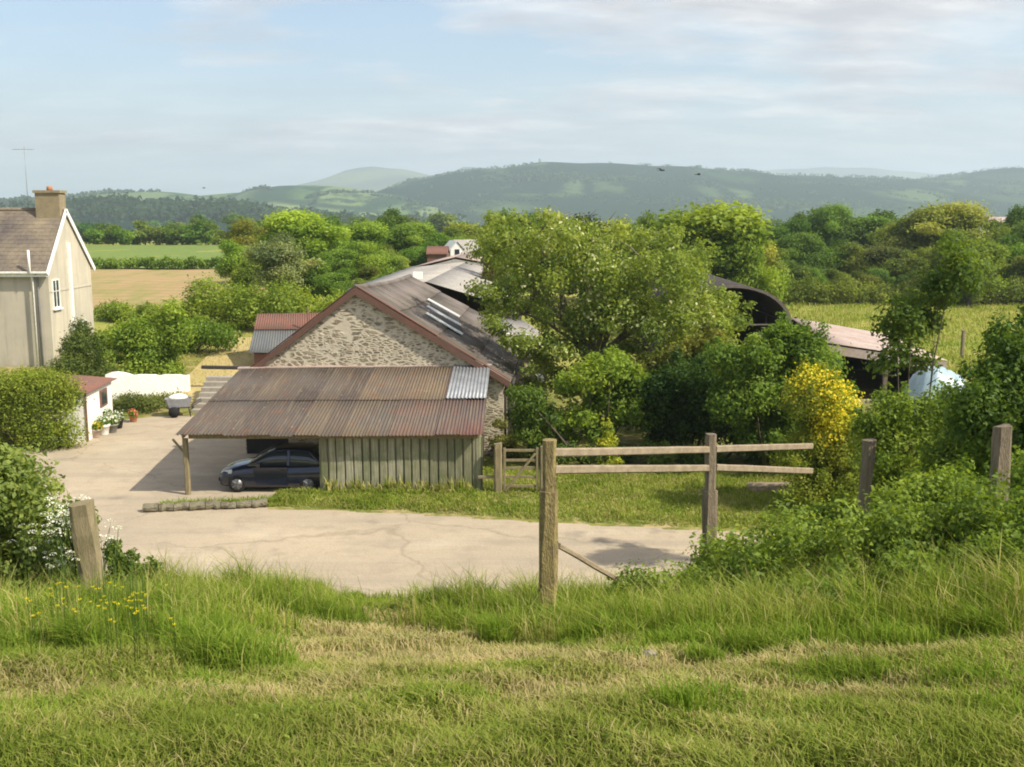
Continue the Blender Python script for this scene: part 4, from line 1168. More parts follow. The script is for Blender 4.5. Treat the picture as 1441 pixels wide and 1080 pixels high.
# lean-to, tank and pipe right of the barn
lt = thing('lean_to', 'grey lean-to with white edged roof squeezed between barn and tree', 'lean-to', P(735, 560, 49.0))
lt.location.z = -9
def LT(px, py, Y): return P(px, py, Y) - Vector(lt.location)
q = MB(); corr(q, LT(690, 448, 54), LT(738, 452, 54), LT(712, 470, 48.5), LT(770, 474, 48.5), 12, .02, 2); solid(q.build('roof', M['sheet_grey'], lt), .02)
q = MB(); q.bar(LT(712, 472, 48.4), LT(770, 476, 48.4), .1, .2, 3); q.build('fascia', M['white'], lt)
a = LT(740, 480, 49)
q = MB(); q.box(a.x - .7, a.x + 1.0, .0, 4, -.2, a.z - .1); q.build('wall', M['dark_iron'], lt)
q = MB(); q.bar(LT(738, 515, 47), LT(775, 522, 47), .5, .12, 3); q.build('shelf_roof', M['sheet_pale'], lt)
q = MB(); q.tube([LT(722, 499, 47.5), LT(750, 500, 47.5)], .05, 6); q.build('pipe', M['white'], lt)
q = MB(); c = LT(757, 534, 46.5); secs = []
for i in range(9):
    an = PI * i / 8; secs.append([c + Vector((.28 * math.sin(an) * math.cos(2 * PI * k / 14) + 1e-4 * k, .28 * math.sin(an) * math.sin(2 * PI * k / 14), .28 * math.cos(an))) for k in range(14)])
q.loft(secs); fo = q.build('float_buoy', M['white']); fo.location = lt.location; tag(fo, 'round white float hanging in the shade right of the barn', 'buoy')

# curved Dutch barn
YD = 58.0
aL, aR, aT = P(948, 470, YD), P(1112, 452, YD), P(1034, 403, YD)
cx = (aL.x + aR.x) / 2; hw = (aR.x - aL.x) / 2; zs = P(1112, 455, YD).z; rise = aT.z - zs
db = thing('dutch_barn', 'round roofed iron barn with a black open end behind the old tree', 'barn', (cx, YD, -9))
def arch(scale, y, dz=0, n=26):
    return [Vector((math.cos(PI * k / n) * hw * scale, y, zs + 9 + dz + math.sin(PI * k / n) * rise * scale)) for k in range(n + 1)]
q = MB(); q.loft([arch(1, 0), arch(1, 8), arch(1, 16)], cap=False, closed=False); solid(q.build('curved_roof', M['dark_iron'], db), .06)
q = MB()
o_, i_ = arch(1.02, -.05), arch(.955, -.05)
for k in range(26): q.prism([o_[k], o_[k + 1], i_[k + 1], i_[k]], (0, .12, 0))
q.build('end_rim', M['rim_iron'], db)
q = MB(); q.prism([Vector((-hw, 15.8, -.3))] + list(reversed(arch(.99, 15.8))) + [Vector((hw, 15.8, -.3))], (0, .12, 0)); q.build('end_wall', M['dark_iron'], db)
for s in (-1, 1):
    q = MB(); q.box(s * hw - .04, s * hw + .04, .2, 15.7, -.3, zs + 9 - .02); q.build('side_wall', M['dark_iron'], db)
    for y in (0.3, 5):
        q = MB(); q.bar((s * (hw - .12), y, -.2), (s * (hw - .12), y, zs + 9 - .05), .12, .12, 2, up=(0, 1, 0)); q.build('column', M['rim_iron'], db)
q = MB(); q.bar((-hw + .1, .1, zs + 8.9), (hw - .1, .1, zs + 8.9), .08, .08, 2); q.build('tie_beam', M['rim_iron'], db)
rngd = random.Random(8)
for i in range(3):
    q = MB(); secs = []
    for y in (0, .05, 1.15, 1.2):
        rr = .6 if 0 < y < 1.2 and y not in (0, 1.2) else .55
        secs.append([Vector((rr * math.cos(2 * PI * k / 22), y, .6 + rr * math.sin(2 * PI * k / 22))) for k in range(22)])
    q.loft(secs); bo_ = q.build('round_bale', M['stone_grey'])
    bo_.location = (cx - 1.6 + i * 1.4, YD + 9, -8.95); tag(bo_, 'grey round bale stored inside the dark curved barn', 'bale', 'bales inside the curved barn')

# right lean-to shed
A0, A1, A2, A3 = P(1165, 483, 50), P(1333, 508, 49.5), P(1248, 471, 62), P(1112, 447, 62)
os_ = thing('open_shed', 'open fronted shed with pale pinkish sloping roof at the right', 'shed', (A0.x, 50, -8.95))
O4 = Vector((A0.x, 50, -8.95))
q = MB(); corr(q, A0 - O4, A3 - O4, A1 - O4, A2 - O4, 60, .022, 4); solid(q.build('roof', M['sheet_pale'], os_), .02)
dn = Vector((0, .03, -.08))
q = MB(); q.prism([A0 - O4 + dn, A1 - O4 + dn, A1 - O4 + dn - Vector((0, 0, .42)), A0 - O4 + dn - Vector((0, 0, .42))], (0, .05, 0)); q.build('fascia', M['sheet_pale'], os_)
q = MB(); q.bar((.3, .3, -.2), (.3, .3, A0.z - O4.z - .25), .34, .25, 2, up=(0, 1, 0)); q.build('pillar', M['sheet_pale'], os_)
q = MB(); q.bar((2.9, .3, -.2), (2.9, .3, A0.z - O4.z - .6), .2, .2, 2, up=(0, 1, 0)); q.build('pillar', M['sheet_pale'], os_)
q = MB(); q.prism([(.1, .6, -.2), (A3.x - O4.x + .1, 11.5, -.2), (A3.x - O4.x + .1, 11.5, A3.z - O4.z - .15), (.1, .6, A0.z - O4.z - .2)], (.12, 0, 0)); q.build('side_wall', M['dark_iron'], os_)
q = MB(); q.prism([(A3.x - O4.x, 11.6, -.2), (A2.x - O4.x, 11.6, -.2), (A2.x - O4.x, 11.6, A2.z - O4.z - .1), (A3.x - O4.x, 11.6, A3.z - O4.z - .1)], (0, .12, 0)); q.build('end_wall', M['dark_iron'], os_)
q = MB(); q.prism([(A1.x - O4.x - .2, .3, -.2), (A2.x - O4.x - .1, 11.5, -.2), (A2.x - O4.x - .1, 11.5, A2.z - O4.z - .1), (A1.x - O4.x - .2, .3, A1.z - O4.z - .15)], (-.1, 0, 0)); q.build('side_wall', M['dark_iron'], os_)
q = MB(); q.box(.5, 5, .1, .25, -.2, .15); q.build('sill', M['block'], os_)

# pale blue sheeting over a heap
p = P(1325, 556, 44); p.z = h1(p.x, p.y)
rng = np.random.default_rng(90); nx_, ny_ = 46, 30
def tarp(x, y):
    z = 2.55 * np.exp(-((x / 1.5) ** 4 + (y / 1.3) ** 4)) * (1 - .12 * x) + .10 * wav(x, y, .25) + .05 * wav(y, x, .12)
    return z + .02
me = grid_mesh('tarpaulin', np.linspace(-2.1, 2.1, nx_), np.linspace(-1.9, 1.9, ny_), tarp)
M['tarp'] = simple('pale_plastic', (.42, .54, .59), (.26, .38, .44), 2.5, .35, .5, spec=.6)
t = link('tarpaulin', me, M['tarp'], loc=p); solid(t, .01); tag(t, 'crumpled pale blue plastic sheet over a heap beside the open shed', 'tarpaulin')

# ------------------------------------------------------------------ central old tree and shrubs
p = P(830, 610, 43); p.z = h1(p.x, p.y)
rng = np.random.default_rng(101)
def spx(px, py, Y, r, base):
    q = P(px, py, Y); return (q.x - base.x, q.y - base.y, q.z - base.z, r, r, r * .75)
spots = [(700, 360, .9), (690, 400, .8), (715, 430, .9), (740, 330, .8), (730, 380, 1.1), (770, 318, .7), (765, 350, 1.1), (790, 400, 1.2), (810, 335, .9), (820, 365, 1.2), (850, 345, .9), (860, 380, 1.2), (880, 420, 1.2),
         (900, 345, 1.0), (915, 390, 1.1), (940, 370, .9), (950, 420, 1.0), (985, 395, .9), (1000, 430, .8), (970, 450, .9), (1020, 425, .6), (840, 440, 1.2), (800, 450, 1.1), (760, 440, 1.0), (745, 470, .7), (900, 470, 1.1), (940, 490, .9), (1000, 480, .8), (870, 500, 1.0), (1025, 500, .7), (820, 500, .8), (780, 490, .8), (960, 520, .8)]
spots += [(770, 520, .7), (800, 530, .7), (835, 540, .7), (900, 520, .8), (925, 545, .8), (955, 560, .7), (880, 545, .7), (985, 550, .7), (1010, 515, .7), (745, 500, .7), (720, 455, .7), (940, 590, .6), (905, 575, .6), (1030, 470, .6), (900, 415, .9), (915, 432, .9), (880, 445, .9), (930, 440, .8), (735, 545, .6), (770, 540, .7), (960, 470, .8), (1015, 460, .6), (985, 440, .7), (1000, 410, .6), (690, 440, .7), (720, 480, .6), (1010, 540, .6), (925, 450, .9), (940, 345, .8), (975, 370, .8), (700, 335, .5), (1000, 470, .8), (1020, 490, .7), (990, 510, .8), (1030, 440, .5), (975, 480, .8), (950, 450, .8), (700, 300, .5), (720, 320, .6), (1005, 455, .5), (970, 425, .7)]
cl = []
for a_, b_, r_ in spots:
    for k in range(4):
        cl.append(spx(a_ + rng.normal() * 15, max(306, b_ + rng.normal() * 13), 43 + rng.uniform(-2.8, 2.8), r_ * rng.uniform(.45, 1.0), p))
v, ti = leaf_cloud(rng, cl, 74000, .15, .0, .55, .35, .16)
tree = thing('old_tree', 'big spreading old tree with sparse yellowish leaves right of the barn', 'tree', p)
me = quad_mesh('crown', v, ti); link('crown', me, M['leaf'], tree, color=(.235, .295, .062))
# pale blossom sprays
v, ti = leaf_cloud(rng, cl[::3], 2600, .14, .6, .8); me = quad_mesh('blossom', v, ti); link('blossom', me, M['flower'], tree, color=(.50, .50, .26))
tb = MB(); rnd = random.Random(33)
M['bark_pale'] = simple('pale_bark', (.26, .22, .16), (.13, .11, .08), 6, .95, .6, stretch=(1, 1, .3))
base_pts = [Vector((0, 0, -.2)), Vector((.15, 0, 1.2)), Vector((-.1, .1, 2.4)), Vector((.1, 0, 3.3))]
tb.tube(base_pts, [.42, .34, .30, .27], 10, rough=.1, rng=rnd)
for (a_, b_, r0) in [(720, 400, .16), (760, 330, .15), (830, 320, .17), (900, 370, .16), (960, 400, .15), (1010, 440, .12), (860, 420, .13), (780, 450, .12), (700, 440, .1), (930, 480, .12), (1000, 480, .10)]:
    e = Vector(spx(a_, b_, 43 + rnd.uniform(-1.5, 1.5), 1, p)[:3]); s = base_pts[rnd.choice([2, 3])].copy()
    pts = [s]; n_ = 6
    for i in range(1, n_ + 1):
        f = i / n_; q = s.lerp(e, f) + Vector((rnd.uniform(-.25, .25), rnd.uniform(-.25, .25), .5 * math.sin(PI * f) + rnd.uniform(-.15, .15)))
        pts.append(q)
    tb.tube(pts, [r0 * (1 - .85 * i / n_) for i in range(n_ + 1)], 6, rough=.08, rng=rnd)
    for k in range(9):
        f = rnd.randint(2, n_); q = pts[f]; d = Vector((rnd.uniform(-1, 1), rnd.uniform(-1, 1), rnd.uniform(-.3, .9))) * rnd.uniform(.7, 1.6)
        tb.tube([q, q + d * .5 + Vector((0, 0, .1)), q + d], [.04, .025, .008], 4, rng=rnd)
tb.build('trunk', M['bark_pale'], tree)

def px_shrub(name, label, Y, spots, n, L, color, seed, rs=1.0, depth=.8, py_base=None, cat='shrub', **kw):
    rng = np.random.default_rng(seed)
    cxp = sum(s[0] for s in spots) / len(spots)
    b0 = P(cxp, 500, Y); b0.z = h1(b0.x, Y); cl = []
    for a_, b_, r_ in spots:
        for k in range(2):
            r2 = r_ * rs * rng.uniform(.75, 1.1)
            c_ = spx(a_ + rng.normal() * 3, b_ + rng.normal() * 3, Y + rng.uniform(-depth, depth), r2, b0)
            cl.append(c_)
            for _ in range(2):
                d_ = rng.normal(size=3); d_ /= np.linalg.norm(d_); d_[2] = abs(d_[2]) * 1.1
                cl.append((c_[0] + d_[0] * r2, c_[1] + d_[1] * r2, c_[2] + d_[2] * r2 * .85, r2 * .3, r2 * .3, r2 * rng.uniform(.25, .5)))
    return shrub(name, label, b0, cl, n, L, color, seed, cat, **kw)

px_shrub('elder_bush', 'bright lime elder bush below the old tree', 38.5, [(800, 545, .7), (830, 530, .8), (860, 520, .8), (890, 540, .8), (850, 560, .9), (815, 585, .8), (880, 575, .8), (780, 600, .6), (845, 605, .7), (905, 590, .6), (800, 620, .5), (760, 625, .5)], 16000, .15, LIME, 111)
px_shrub('golden_conifer', 'narrow lime yellow bush pointing up behind the fence rails', 36.2, [(856, 600, .18), (856, 612, .25), (856, 625, .3), (857, 640, .35), (858, 655, .4)], 2600, .10, (.36, .40, .05), 112, depth=.15)
px_shrub('hedge', 'dark green shaded hedge under the old tree behind the fence', 38.5, [(920, 590, .8), (950, 570, .9), (985, 560, .9), (1020, 570, .9), (960, 605, .9), (1000, 600, .9), (1040, 600, .9), (1075, 580, .9), (1090, 610, .9), (930, 620, .6), (1050, 625, .7), (1110, 630, .7), (935, 545, .9), (970, 535, .9), (1010, 545, .9), (900, 560, .8)], 26000, .14, (.065, .12, .025), 113, cat='hedge')
px_shrub('bramble_bush', 'tall mid green rounded bush hiding the foot of the curved barn', 36, [(1040, 520, .9), (1070, 500, .9), (1100, 480, .8), (1125, 490, .8), (1150, 510, .9), (1060, 550, 1.), (1100, 545, 1.1), (1140, 545, 1.), (1100, 465, .5), (1120, 470, .5), (1020, 500, .6), (1085, 590, 1.0), (1130, 590, 1.0), (1110, 630, .9), (1150, 640, .8), (1060, 610, .8), (1165, 560, .8), (1030, 570, .8)], 40000, .14, (.145, .225, .035), 114)
px_shrub('bramble_bush', 'tangled olive bush left of the tall rounded green bush', 40, [(960, 540, .8), (990, 520, .8), (1010, 545, .8), (975, 575, .7), (1015, 580, .7), (940, 560, .6), (985, 490, .7), (1015, 500, .7), (950, 500, .7), (920, 520, .8), (880, 520, .8)], 18000, .14, (.20, .215, .05), 115)
gor = px_shrub('gorse_bush', 'gorse bush covered in yellow flowers behind the rail fence end', 31.3, [(1145, 545, .55), (1165, 560, .6), (1180, 585, .6), (1150, 590, .6), (1130, 620, .6), (1165, 625, .65), (1190, 640, .65), (1150, 655, .65), (1125, 570, .5), (1195, 610, .5), (1175, 685, .65), (1140, 690, .65), (1120, 650, .6), (1200, 680, .6), (1215, 650, .5)], 34000, .095, (.21, .25, .035), 116, rs=1.12)
rng = np.random.default_rng(117)
cl = []
b0 = Vector(gor.location)
for a_, b_, r_ in [(1140, 535, .5), (1160, 545, .55), (1178, 565, .6), (1188, 590, .5), (1150, 560, .5), (1192, 612, .4), (1165, 580, .5), (1130, 560, .45), (1165, 610, .45)]:
    cl.append(spx(a_, b_, 30.8, r_ * 1.25, b0))
v, ti = leaf_cloud(rng, cl, 3200, .085, .55, .8); me = quad_mesh('blossom', v, ti); link('blossom', me, M['flower'], gor, color=(.60, .54, .04))
px_shrub('bramble_bush', 'low green undergrowth around the foot of the old tree', 37, [(740, 610, .5), (760, 635, .5), (790, 640, .45), (830, 640, .45), (880, 635, .45), (925, 640, .5), (970, 645, .5), (1010, 650, .5), (1060, 655, .5), (735, 585, .5), (745, 560, .6), (770, 590, .6), (1090, 660, .5)], 18000, .12, (.115, .175, .03), 118)
# ivy on the barn corner
px_shrub('climbing_plant', 'scrambling pale green climber on the stone barn corner', 38.4, [(700, 600, .28), (705, 620, .35), (715, 640, .4), (708, 660, .4), (722, 625, .3), (730, 650, .4), (718, 670, .4)], 3500, .10, (.24, .25, .07), 119, depth=.3)

# thin sapling and the dark thicket at the right
p = P(1268, 700, 24.2); p.z = h1(p.x, p.y)
rng = np.random.default_rng(121)
spots = [(1285, 425, .35), (1270, 440, .4), (1300, 440, .35), (1255, 460, .35), (1285, 465, .4), (1312, 455, .3), (1262, 485, .3), (1320, 400, .35), (1340, 385, .4), (1345, 360, .35), (1360, 370, .3), (1325, 420, .3), (1335, 345, .25), (1365, 395, .3), (1275, 500, .35), (1245, 510, .35), (1300, 510, .3)]
cl = [spx(a_, b_, 24.2 + rng.uniform(-.8, .8), r_ * 1.3, p) for a_, b_, r_ in spots]
v, ti = leaf_cloud(rng, cl, 5200, .12, .1)
sap = thing('sapling', 'thin sparse sapling rising in front of the right field', 'tree', p)
me = quad_mesh('crown', v, ti); link('crown', me, M['leaf'], sap, color=(.10, .155, .03))
tb = MB(); rnd = random.Random(44)
for (e_, r0) in (((1285, 425), .035), ((1345, 355), .035), ((1262, 470), .03), ((1320, 420), .025)):
    e = Vector(spx(*e_, 24.2, 1, p)[:3]); s = Vector((rnd.uniform(-.1, .1), 0, -.1))
    tb.tube([s, s.lerp(e, .35) + Vector((.1, 0, 0)), s.lerp(e, .7) + Vector((rnd.uniform(-.1, .1), 0, 0)), e], [r0, r0 * .8, r0 * .55, r0 * .2], 6, rng=rnd)
    for k in range(8):
        q = s.lerp(e, rnd.uniform(.5, 1)); d = Vector((rnd.uniform(-1, 1), rnd.uniform(-.6, .6), rnd.uniform(.1, .7))) * .5
        tb.tube([q, q + d], [.012, .004], 4, rng=rnd)
tb.build('trunk', M['bark'], sap)

TH = 'thicket bushes at the right'
px_shrub('bramble_bush', 'dark leafy bush at the right edge over the grey fence post', 13, [(1365, 560, .35), (1370, 600, .35), (1405, 525, .42), (1430, 508, .48), (1460, 492, .52), (1410, 560, .42), (1435, 545, .45), (1390, 560, .4), (1420, 565, .45), (1455, 570, .5), (1385, 590, .38), (1440, 605, .45), (1470, 630, .5), (1390, 620, .35), (1480, 550, .5), (1500, 590, .5), (1425, 640, .4), (1385, 650, .35)], 34000, .065, (.095, .155, .03), 131, depth=.5, group=TH)
px_shrub('bramble_bush', 'shaded green bush between the two short fence posts', 22.5, [(1250, 590, .6), (1285, 590, .65), (1320, 605, .65), (1350, 610, .65), (1235, 620, .6), (1280, 635, .7), (1330, 645, .7), (1260, 670, .7), (1310, 680, .7), (1350, 680, .7), (1225, 650, .5), (1240, 690, .65), (1290, 710, .8), (1350, 715, .8), (1370, 640, .6), (1260, 570, .35), (1310, 575, .4), (1220, 600, .35)], 34000, .09, (.17, .24, .038), 132, depth=1.0, group=TH)
px_shrub('bramble_bush', 'tangled green bush closing the gap behind the grey square post', 17.5, [(1350, 580, .5), (1380, 575, .5), (1410, 590, .5), (1360, 620, .55), (1400, 630, .55), (1440, 620, .55), (1340, 660, .55), (1380, 670, .6), (1430, 670, .6), (1330, 700, .6), (1380, 710, .6), (1440, 710, .6), (1320, 640, .4), (1470, 660, .6)], 26000, .08, (.145, .21, .035), 143, depth=.8, group=TH)
px_shrub('bramble_bush', 'leafy bush wrapped around the foot of the short third fence post', 15.0, [(1180, 735, .35), (1225, 740, .35), (1165, 735, .35), (1250, 720, .4), (1210, 740, .45), (1160, 745, .35), (1275, 715, .35), (1150, 735, .3), (1265, 745, .4)], 16000, .07, (.19, .26, .042), 144, depth=.5, group=TH)
px_shrub('bramble_bush', 'leafy light green bramble below the dark bush', 10.8, [(1300, 700, .32), (1340, 690, .35), (1380, 700, .35), (1430, 690, .4), (1470, 680, .4), (1270, 730, .3), (1320, 745, .35), (1370, 750, .35), (1420, 750, .35), (1470, 740, .4), (1240, 745, .3), (1500, 720, .4)], 17000, .06, (.17, .245, .04), 133, depth=.4, group=TH)
def weed_patch(label, pts, n, L, color, seed, name='nettle_patch', group=None):
    """leafy weeds standing on the bank: pts are (x, y, radius, height)"""
    rng = np.random.default_rng(seed)
    bx_ = sum(p[0] for p in pts) / len(pts); by_ = sum(p[1] for p in pts) / len(pts); b0 = Vector((bx_, by_, h1(bx_, by_)))
    cl = [(x - b0.x, y - b0.y, h1(x, y) - b0.z + hh * .5, r, r, hh * .6) for x, y, r, hh in pts]
    return shrub(name, label, b0, cl, n, L, color, seed, 'weeds', group, shell=.2, stems=4)
def weed_pts(x0, x1, y0, y1, k, r, hh, seed):
    rg = random.Random(seed)
    return [(rg.uniform(x0, x1), rg.uniform(y0, y1), rg.uniform(.7, 1.2) * r, rg.uniform(.6, 1.25) * hh) for _ in range(k)]
weed_patch('bushy nettles growing just right of the split middle fence post', weed_pts(1.95, 3.2, 8.9, 10.8, 30, .24, .78, 1), 24000, .055, (.19, .26, .045), 134)
weed_patch('low nettles at the foot of the mossy gate post', weed_pts(.45, 1.75, 8.2, 9.3, 20, .19, .26, 2), 10000, .045, (.19, .25, .045), 135)
weed_patch('tall weeds under the thicket between the two grey posts', weed_pts(2.9, 4.4, 8.8, 11.0, 34, .27, .72, 3), 26000, .055, (.15, .215, .036), 136)
weed_patch('dense weeds below the right edge fence post', weed_pts(3.9, 5.8, 8.2, 10.2, 34, .27, .8, 4), 26000, .055, (.165, .23, .036), 137)
weed_patch('dock and nettle clump on the lower right bank', weed_pts(3.2, 4.8, 6.6, 7.6, 14, .17, .22, 5), 6000, .05, (.13, .20, .035), 138)
weed_patch('broad leaved weeds in the middle of the right bank', weed_pts(1.4, 2.9, 7.4, 8.8, 16, .2, .28, 6), 8000, .05, (.14, .21, .04), 139)
weed_patch('rough nettles spilling down the right bank below the thicket', weed_pts(2.6, 4.6, 7.2, 8.8, 22, .2, .42, 7), 13000, .05, (.15, .22, .036), 145)
weed_patch('tall docks and weeds at the lower right edge of the bank', weed_pts(3.6, 5.2, 6.3, 8.0, 20, .2, .45, 8), 12000, .05, (.165, .235, .036), 146)
weed_patch('small leafy weeds between the two split fence posts', weed_pts(1.0, 2.1, 8.8, 10.2, 16, .2, .4, 9), 9000, .045, (.18, .25, .04), 147)
# left bramble bush
px_shrub('bramble_bush', 'pale flowering bramble bush at the left edge beside the leaning post', 9.0, [(-20, 690, .42), (20, 670, .35), (10, 720, .42), (50, 710, .32), (30, 760, .4), (70, 750, .32), (85, 790, .26), (40, 800, .36), (-10, 790, .42), (60, 830, .3), (100, 825, .2), (10, 650, .2), (-40, 740, .45), (15, 845, .3), (75, 850, .22), (-50, 820, .4), (90, 735, .16)], 24000, .055, (.21, .265, .065), 141, depth=.4)
px_shrub('bramble_bush', 'low green bush just right of the leaning left post', 9.3, [(165, 785, .12), (180, 800, .14), (170, 815, .16), (195, 820, .13), (215, 800, .10), (160, 770, .08), (155, 835, .14)], 3500, .045, (.13, .19, .04), 142, depth=.25)

# ------------------------------------------------------------------ fences and gate
def post_mesh(w, d, h_, seed, step=None):
    """an old split post; step = height where it narrows"""
    rnd = random.Random(seed); secs = []
    hs_ = [0, .15, .3, .45, .6, .75, .9, 1.0]
    for f in hs_:
        z = f * h_
        k = 1.0 * (1 - .06 * f)
        ww, dd = w * k, d * k
        if step and z > step: ww, dd = ww * .68, dd * .8
        c = .22 * min(ww, dd)
        secs.append([Vector((x + rnd.uniform(-.011, .011), y + rnd.uniform(-.011, .011), z - (0 if f else .25))) for x, y in
                     ((-ww / 2 + c, -dd / 2), (ww / 2 - c, -dd / 2), (ww / 2, -dd / 2 + c), (ww / 2, dd / 2 - c), (ww / 2 - c, dd / 2), (-ww / 2 + c, dd / 2), (-ww / 2, dd / 2 - c), (-ww / 2, -dd / 2 + c))])
    m = MB()
    if step:
        lo = [s for s in secs if s[0].z <= step]; hi = [s for s in secs if s[0].z > step]
        top = [v.copy() for v in lo[-1]]
        for v in top: v.z = step
        lo.append(top); b0_ = [Vector((v.x, v.y, step + .002)) for v in hi[0]]
        m.loft(lo, smooth=False); m.loft([b0_] + hi, smooth=False)
    else:
        for v in secs[-1]: v.z += v.x * .15 + rnd.uniform(-.01, .01)
        m.loft(secs, smooth=False)
    return m

M['wood_moss'] = simple('mossy_post', (.42, .34, .13), (.17, .125, .07), 5, .95, .9, stretch=(3, 3, .9), dist=.03)
M['wood_grey'] = simple('greyed_post', (.33, .26, .18), (.16, .13, .09), 5, .95, .9, stretch=(4, 4, .7), dist=.03)
rf_ = thing('rail_fence', 'weathered two-rail wooden fence beside the gateway above the track', 'fence', (P(771, 850, 8.3).x, 8.3, h1(P(771, 850, 8.3).x, 8.3)))
OF = Vector(rf_.location)
posts = []
for i, (pxx, ytop, Y, wd, mat) in enumerate([(771, 619, 8.3, .148, 'wood_moss'), (1003, 611, 10.7, .15, 'wood_grey'), (1216, 620, 13.6, .16, 'wood_grey')]):
    q = P(pxx, ytop, Y); zb = h1(q.x, Y); hh = q.z - zb
    zs_ = P(pxx, 690, Y).z - zb
    m = post_mesh(wd, .14, hh, 60 + i, zs_ if i < 2 else None)
    o = m.build('post', M[mat], rf_); o.location = (q.x - OF.x, Y - OF.y, zb - OF.z)
    o.rotation_euler = (0, R([.5, -.6, 2][i]), R(8 * i)); posts.append(q)
rr = random.Random(12)
for (y0, y1, y2) in ((637, 633, 628), (661, 659, 663)):
    a = P(779, y0, 8.36); m_ = P(1000, y1, 10.68); e = P(1142, y2, 12.6)
    q = MB(); q.bar(a - OF, m_ - OF + Vector((-.02, 0, 0)), .05, .068, 9, .035, rr); q.build('rail', M['wood_rail'], rf_)
    q = MB(); q.bar(m_ - OF + Vector((.05, .03, 0)), e - OF, .05, .07, 7, .035, rr); q.build('rail', M['wood_rail'], rf_)
q = MB(); q.bar(P(786, 768, 8.6), P(868, 815, 9.0), .05, .045, 5, .06, rr); fr_ = q.build('fallen_rail', M['wood_rail']); tag(fr_, 'broken rail slanting down into nettles right of the mossy post', 'rail')

q = P(126, 707, 8.3); zb = h1(P(137, 850, 8.3).x, 8.3)
lp = post_mesh(.185, .15, q.z - zb, 77).build('gate_post', M['wood_old']); lp.location = (P(137, 850, 8.3).x, 8.3, zb); lp.rotation_euler = (0, R(-4.2), .25)
tag(lp, 'short leaning wooden gate post at the left of the gateway', 'post')
q = P(1411, 600, 9.8); zb = h1(q.x, 9.8)
rp_ = post_mesh(.16, .15, q.z - zb, 78).build('fence_post', M['wood_grey']); rp_.location = (q.x, 9.8, zb); tag(rp_, 'grey square fence post standing in the thicket near the right edge', 'post')

# far gate beside the carport
YG = 33.2
gzb = h1(P(730, 690, YG).x, YG)
gp0 = P(701, 624, YG); gp1 = P(764, 628, YG)
for (pt, ww, lab_) in ((gp0, .26, 'sturdy pale gate post near the carport corner'), (gp1, .2, 'far gate post seen behind the mossy fence post')):
    o = post_mesh(ww, .2, pt.z - gzb, int(ww * 100)).build('gate_post', M['wood_old']); o.location = (pt.x, YG, gzb); tag(o, lab_, 'post')
gt_ = thing('field_gate', 'small five bar wooden gate with a diagonal brace beside the carport', 'gate', (gp0.x + .16, YG, gzb))
OG = Vector(gt_.location); gl = gp1.x - gp0.x - .3
for yy_ in (634, 648, 659, 671, 684):
    z = P(730, yy_, YG).z - gzb
    q = MB(); q.bar((0, 0, z), (gl, 0, z + rr.uniform(-.02, .02)), .04, .085, 4, .03, rr); q.build('bar', M['wood_old'], gt_)
for x in (.04, gl - .04):
    q = MB(); q.bar((x, -.035, .12), (x, -.035, P(730, 630, YG).z - gzb), .08, .04, 3, .02, rr, up=(0, 1, 0)); q.build('stile', M['wood_old'], gt_)
q = MB(); q.bar((.08, -.045, P(730, 690, YG).z - gzb), (gl - .1, -.045, P(730, 638, YG).z - gzb), .04, .08, 3, .02, rr); q.build('brace', M['wood_old'], gt_)
q = MB(); q.bar(P(673, 672, 33.3), P(695, 671, 33.25), .05, .1, 3, .04, rr); o = q.build('fence_rail', M['wood_rail']); tag(o, 'short pale rail joining the carport corner to the gate post', 'rail')
q = MB(); q.bar(P(1052, 688, 33.6), P(1112, 688, 33.2), .4, .32, 6, .05, rr); o = q.build('timber_baulk', M['wood_rail']); o.location.z += .02; tag(o, 'thick brown timber lying on the grass strip behind the fence', 'timber')
for pxx, yt, Y in ((1356, 465, 66), (1405, 470, 70)):
    q0 = P(pxx, yt, Y); zb = h1(q0.x, Y)
    o = post_mesh(.2, .2, max(.8, q0.z - zb), pxx).build('fence_post', M['wood_grey']); o.location = (q0.x, Y, zb)
    tag(o, 'grey stake standing in the field left of its partner' if pxx < 1400 else 'grey stake in the field close to the right edge', 'post', 'field stakes')

# ------------------------------------------------------------------ birds
def bird(px, py, Y, s, roll, rz, label):
    p = P(px, py, Y)
    b = thing('bird', label, 'bird', p, rz, 'birds over the hills')
    m = MB(); m.tube([(-.22, 0, .01), (-.14, 0, .02), (0, 0, 0), (.12, 0, .02), (.2, 0, .035), (.25, 0, .03)], [.01, .04, .06, .045, .035, .006], 8)
    m.prism([(-.2, -.03, .01), (-.2, .03, .01), (-.38, .07, .0), (-.38, -.07, .0)], (0, 0, .008)); m.build('body', M['black'], b)
    for k in (-1, 1):
        m = MB(); m.loft([[Vector((.1 - .02 * i - .1 * (i == 3), k * .13 * i + k * .03, [0, .07, .09, .05][i])), Vector((-.1 - .03 * i, k * .13 * i + k * .03, [0, .07, .09, .05][i])), Vector((-.1 - .03 * i, k * .13 * i + k * .03, [0, .07, .09, .05][i] - .012)), Vector((.1 - .02 * i - .1 * (i == 3), k * .13 * i + k * .03, [0, .07, .09, .05][i] - .012))] for i in range(4)], smooth=False)
        m.build('wing', M['black'], b)
    b.scale = (s, s, s); b.rotation_euler = (roll, 0, rz)
bird(931, 240, 48, .62, .25, .5, 'black bird gliding with dipped wing over the long hill, higher one')
bird(983, 246, 52, .5, -.1, .2, 'black bird flying over the hill above the yellow green tree')
bird(287, 265, 70, .42, .1, .1, 'tiny dark bird over the pasture hill near the farmhouse')

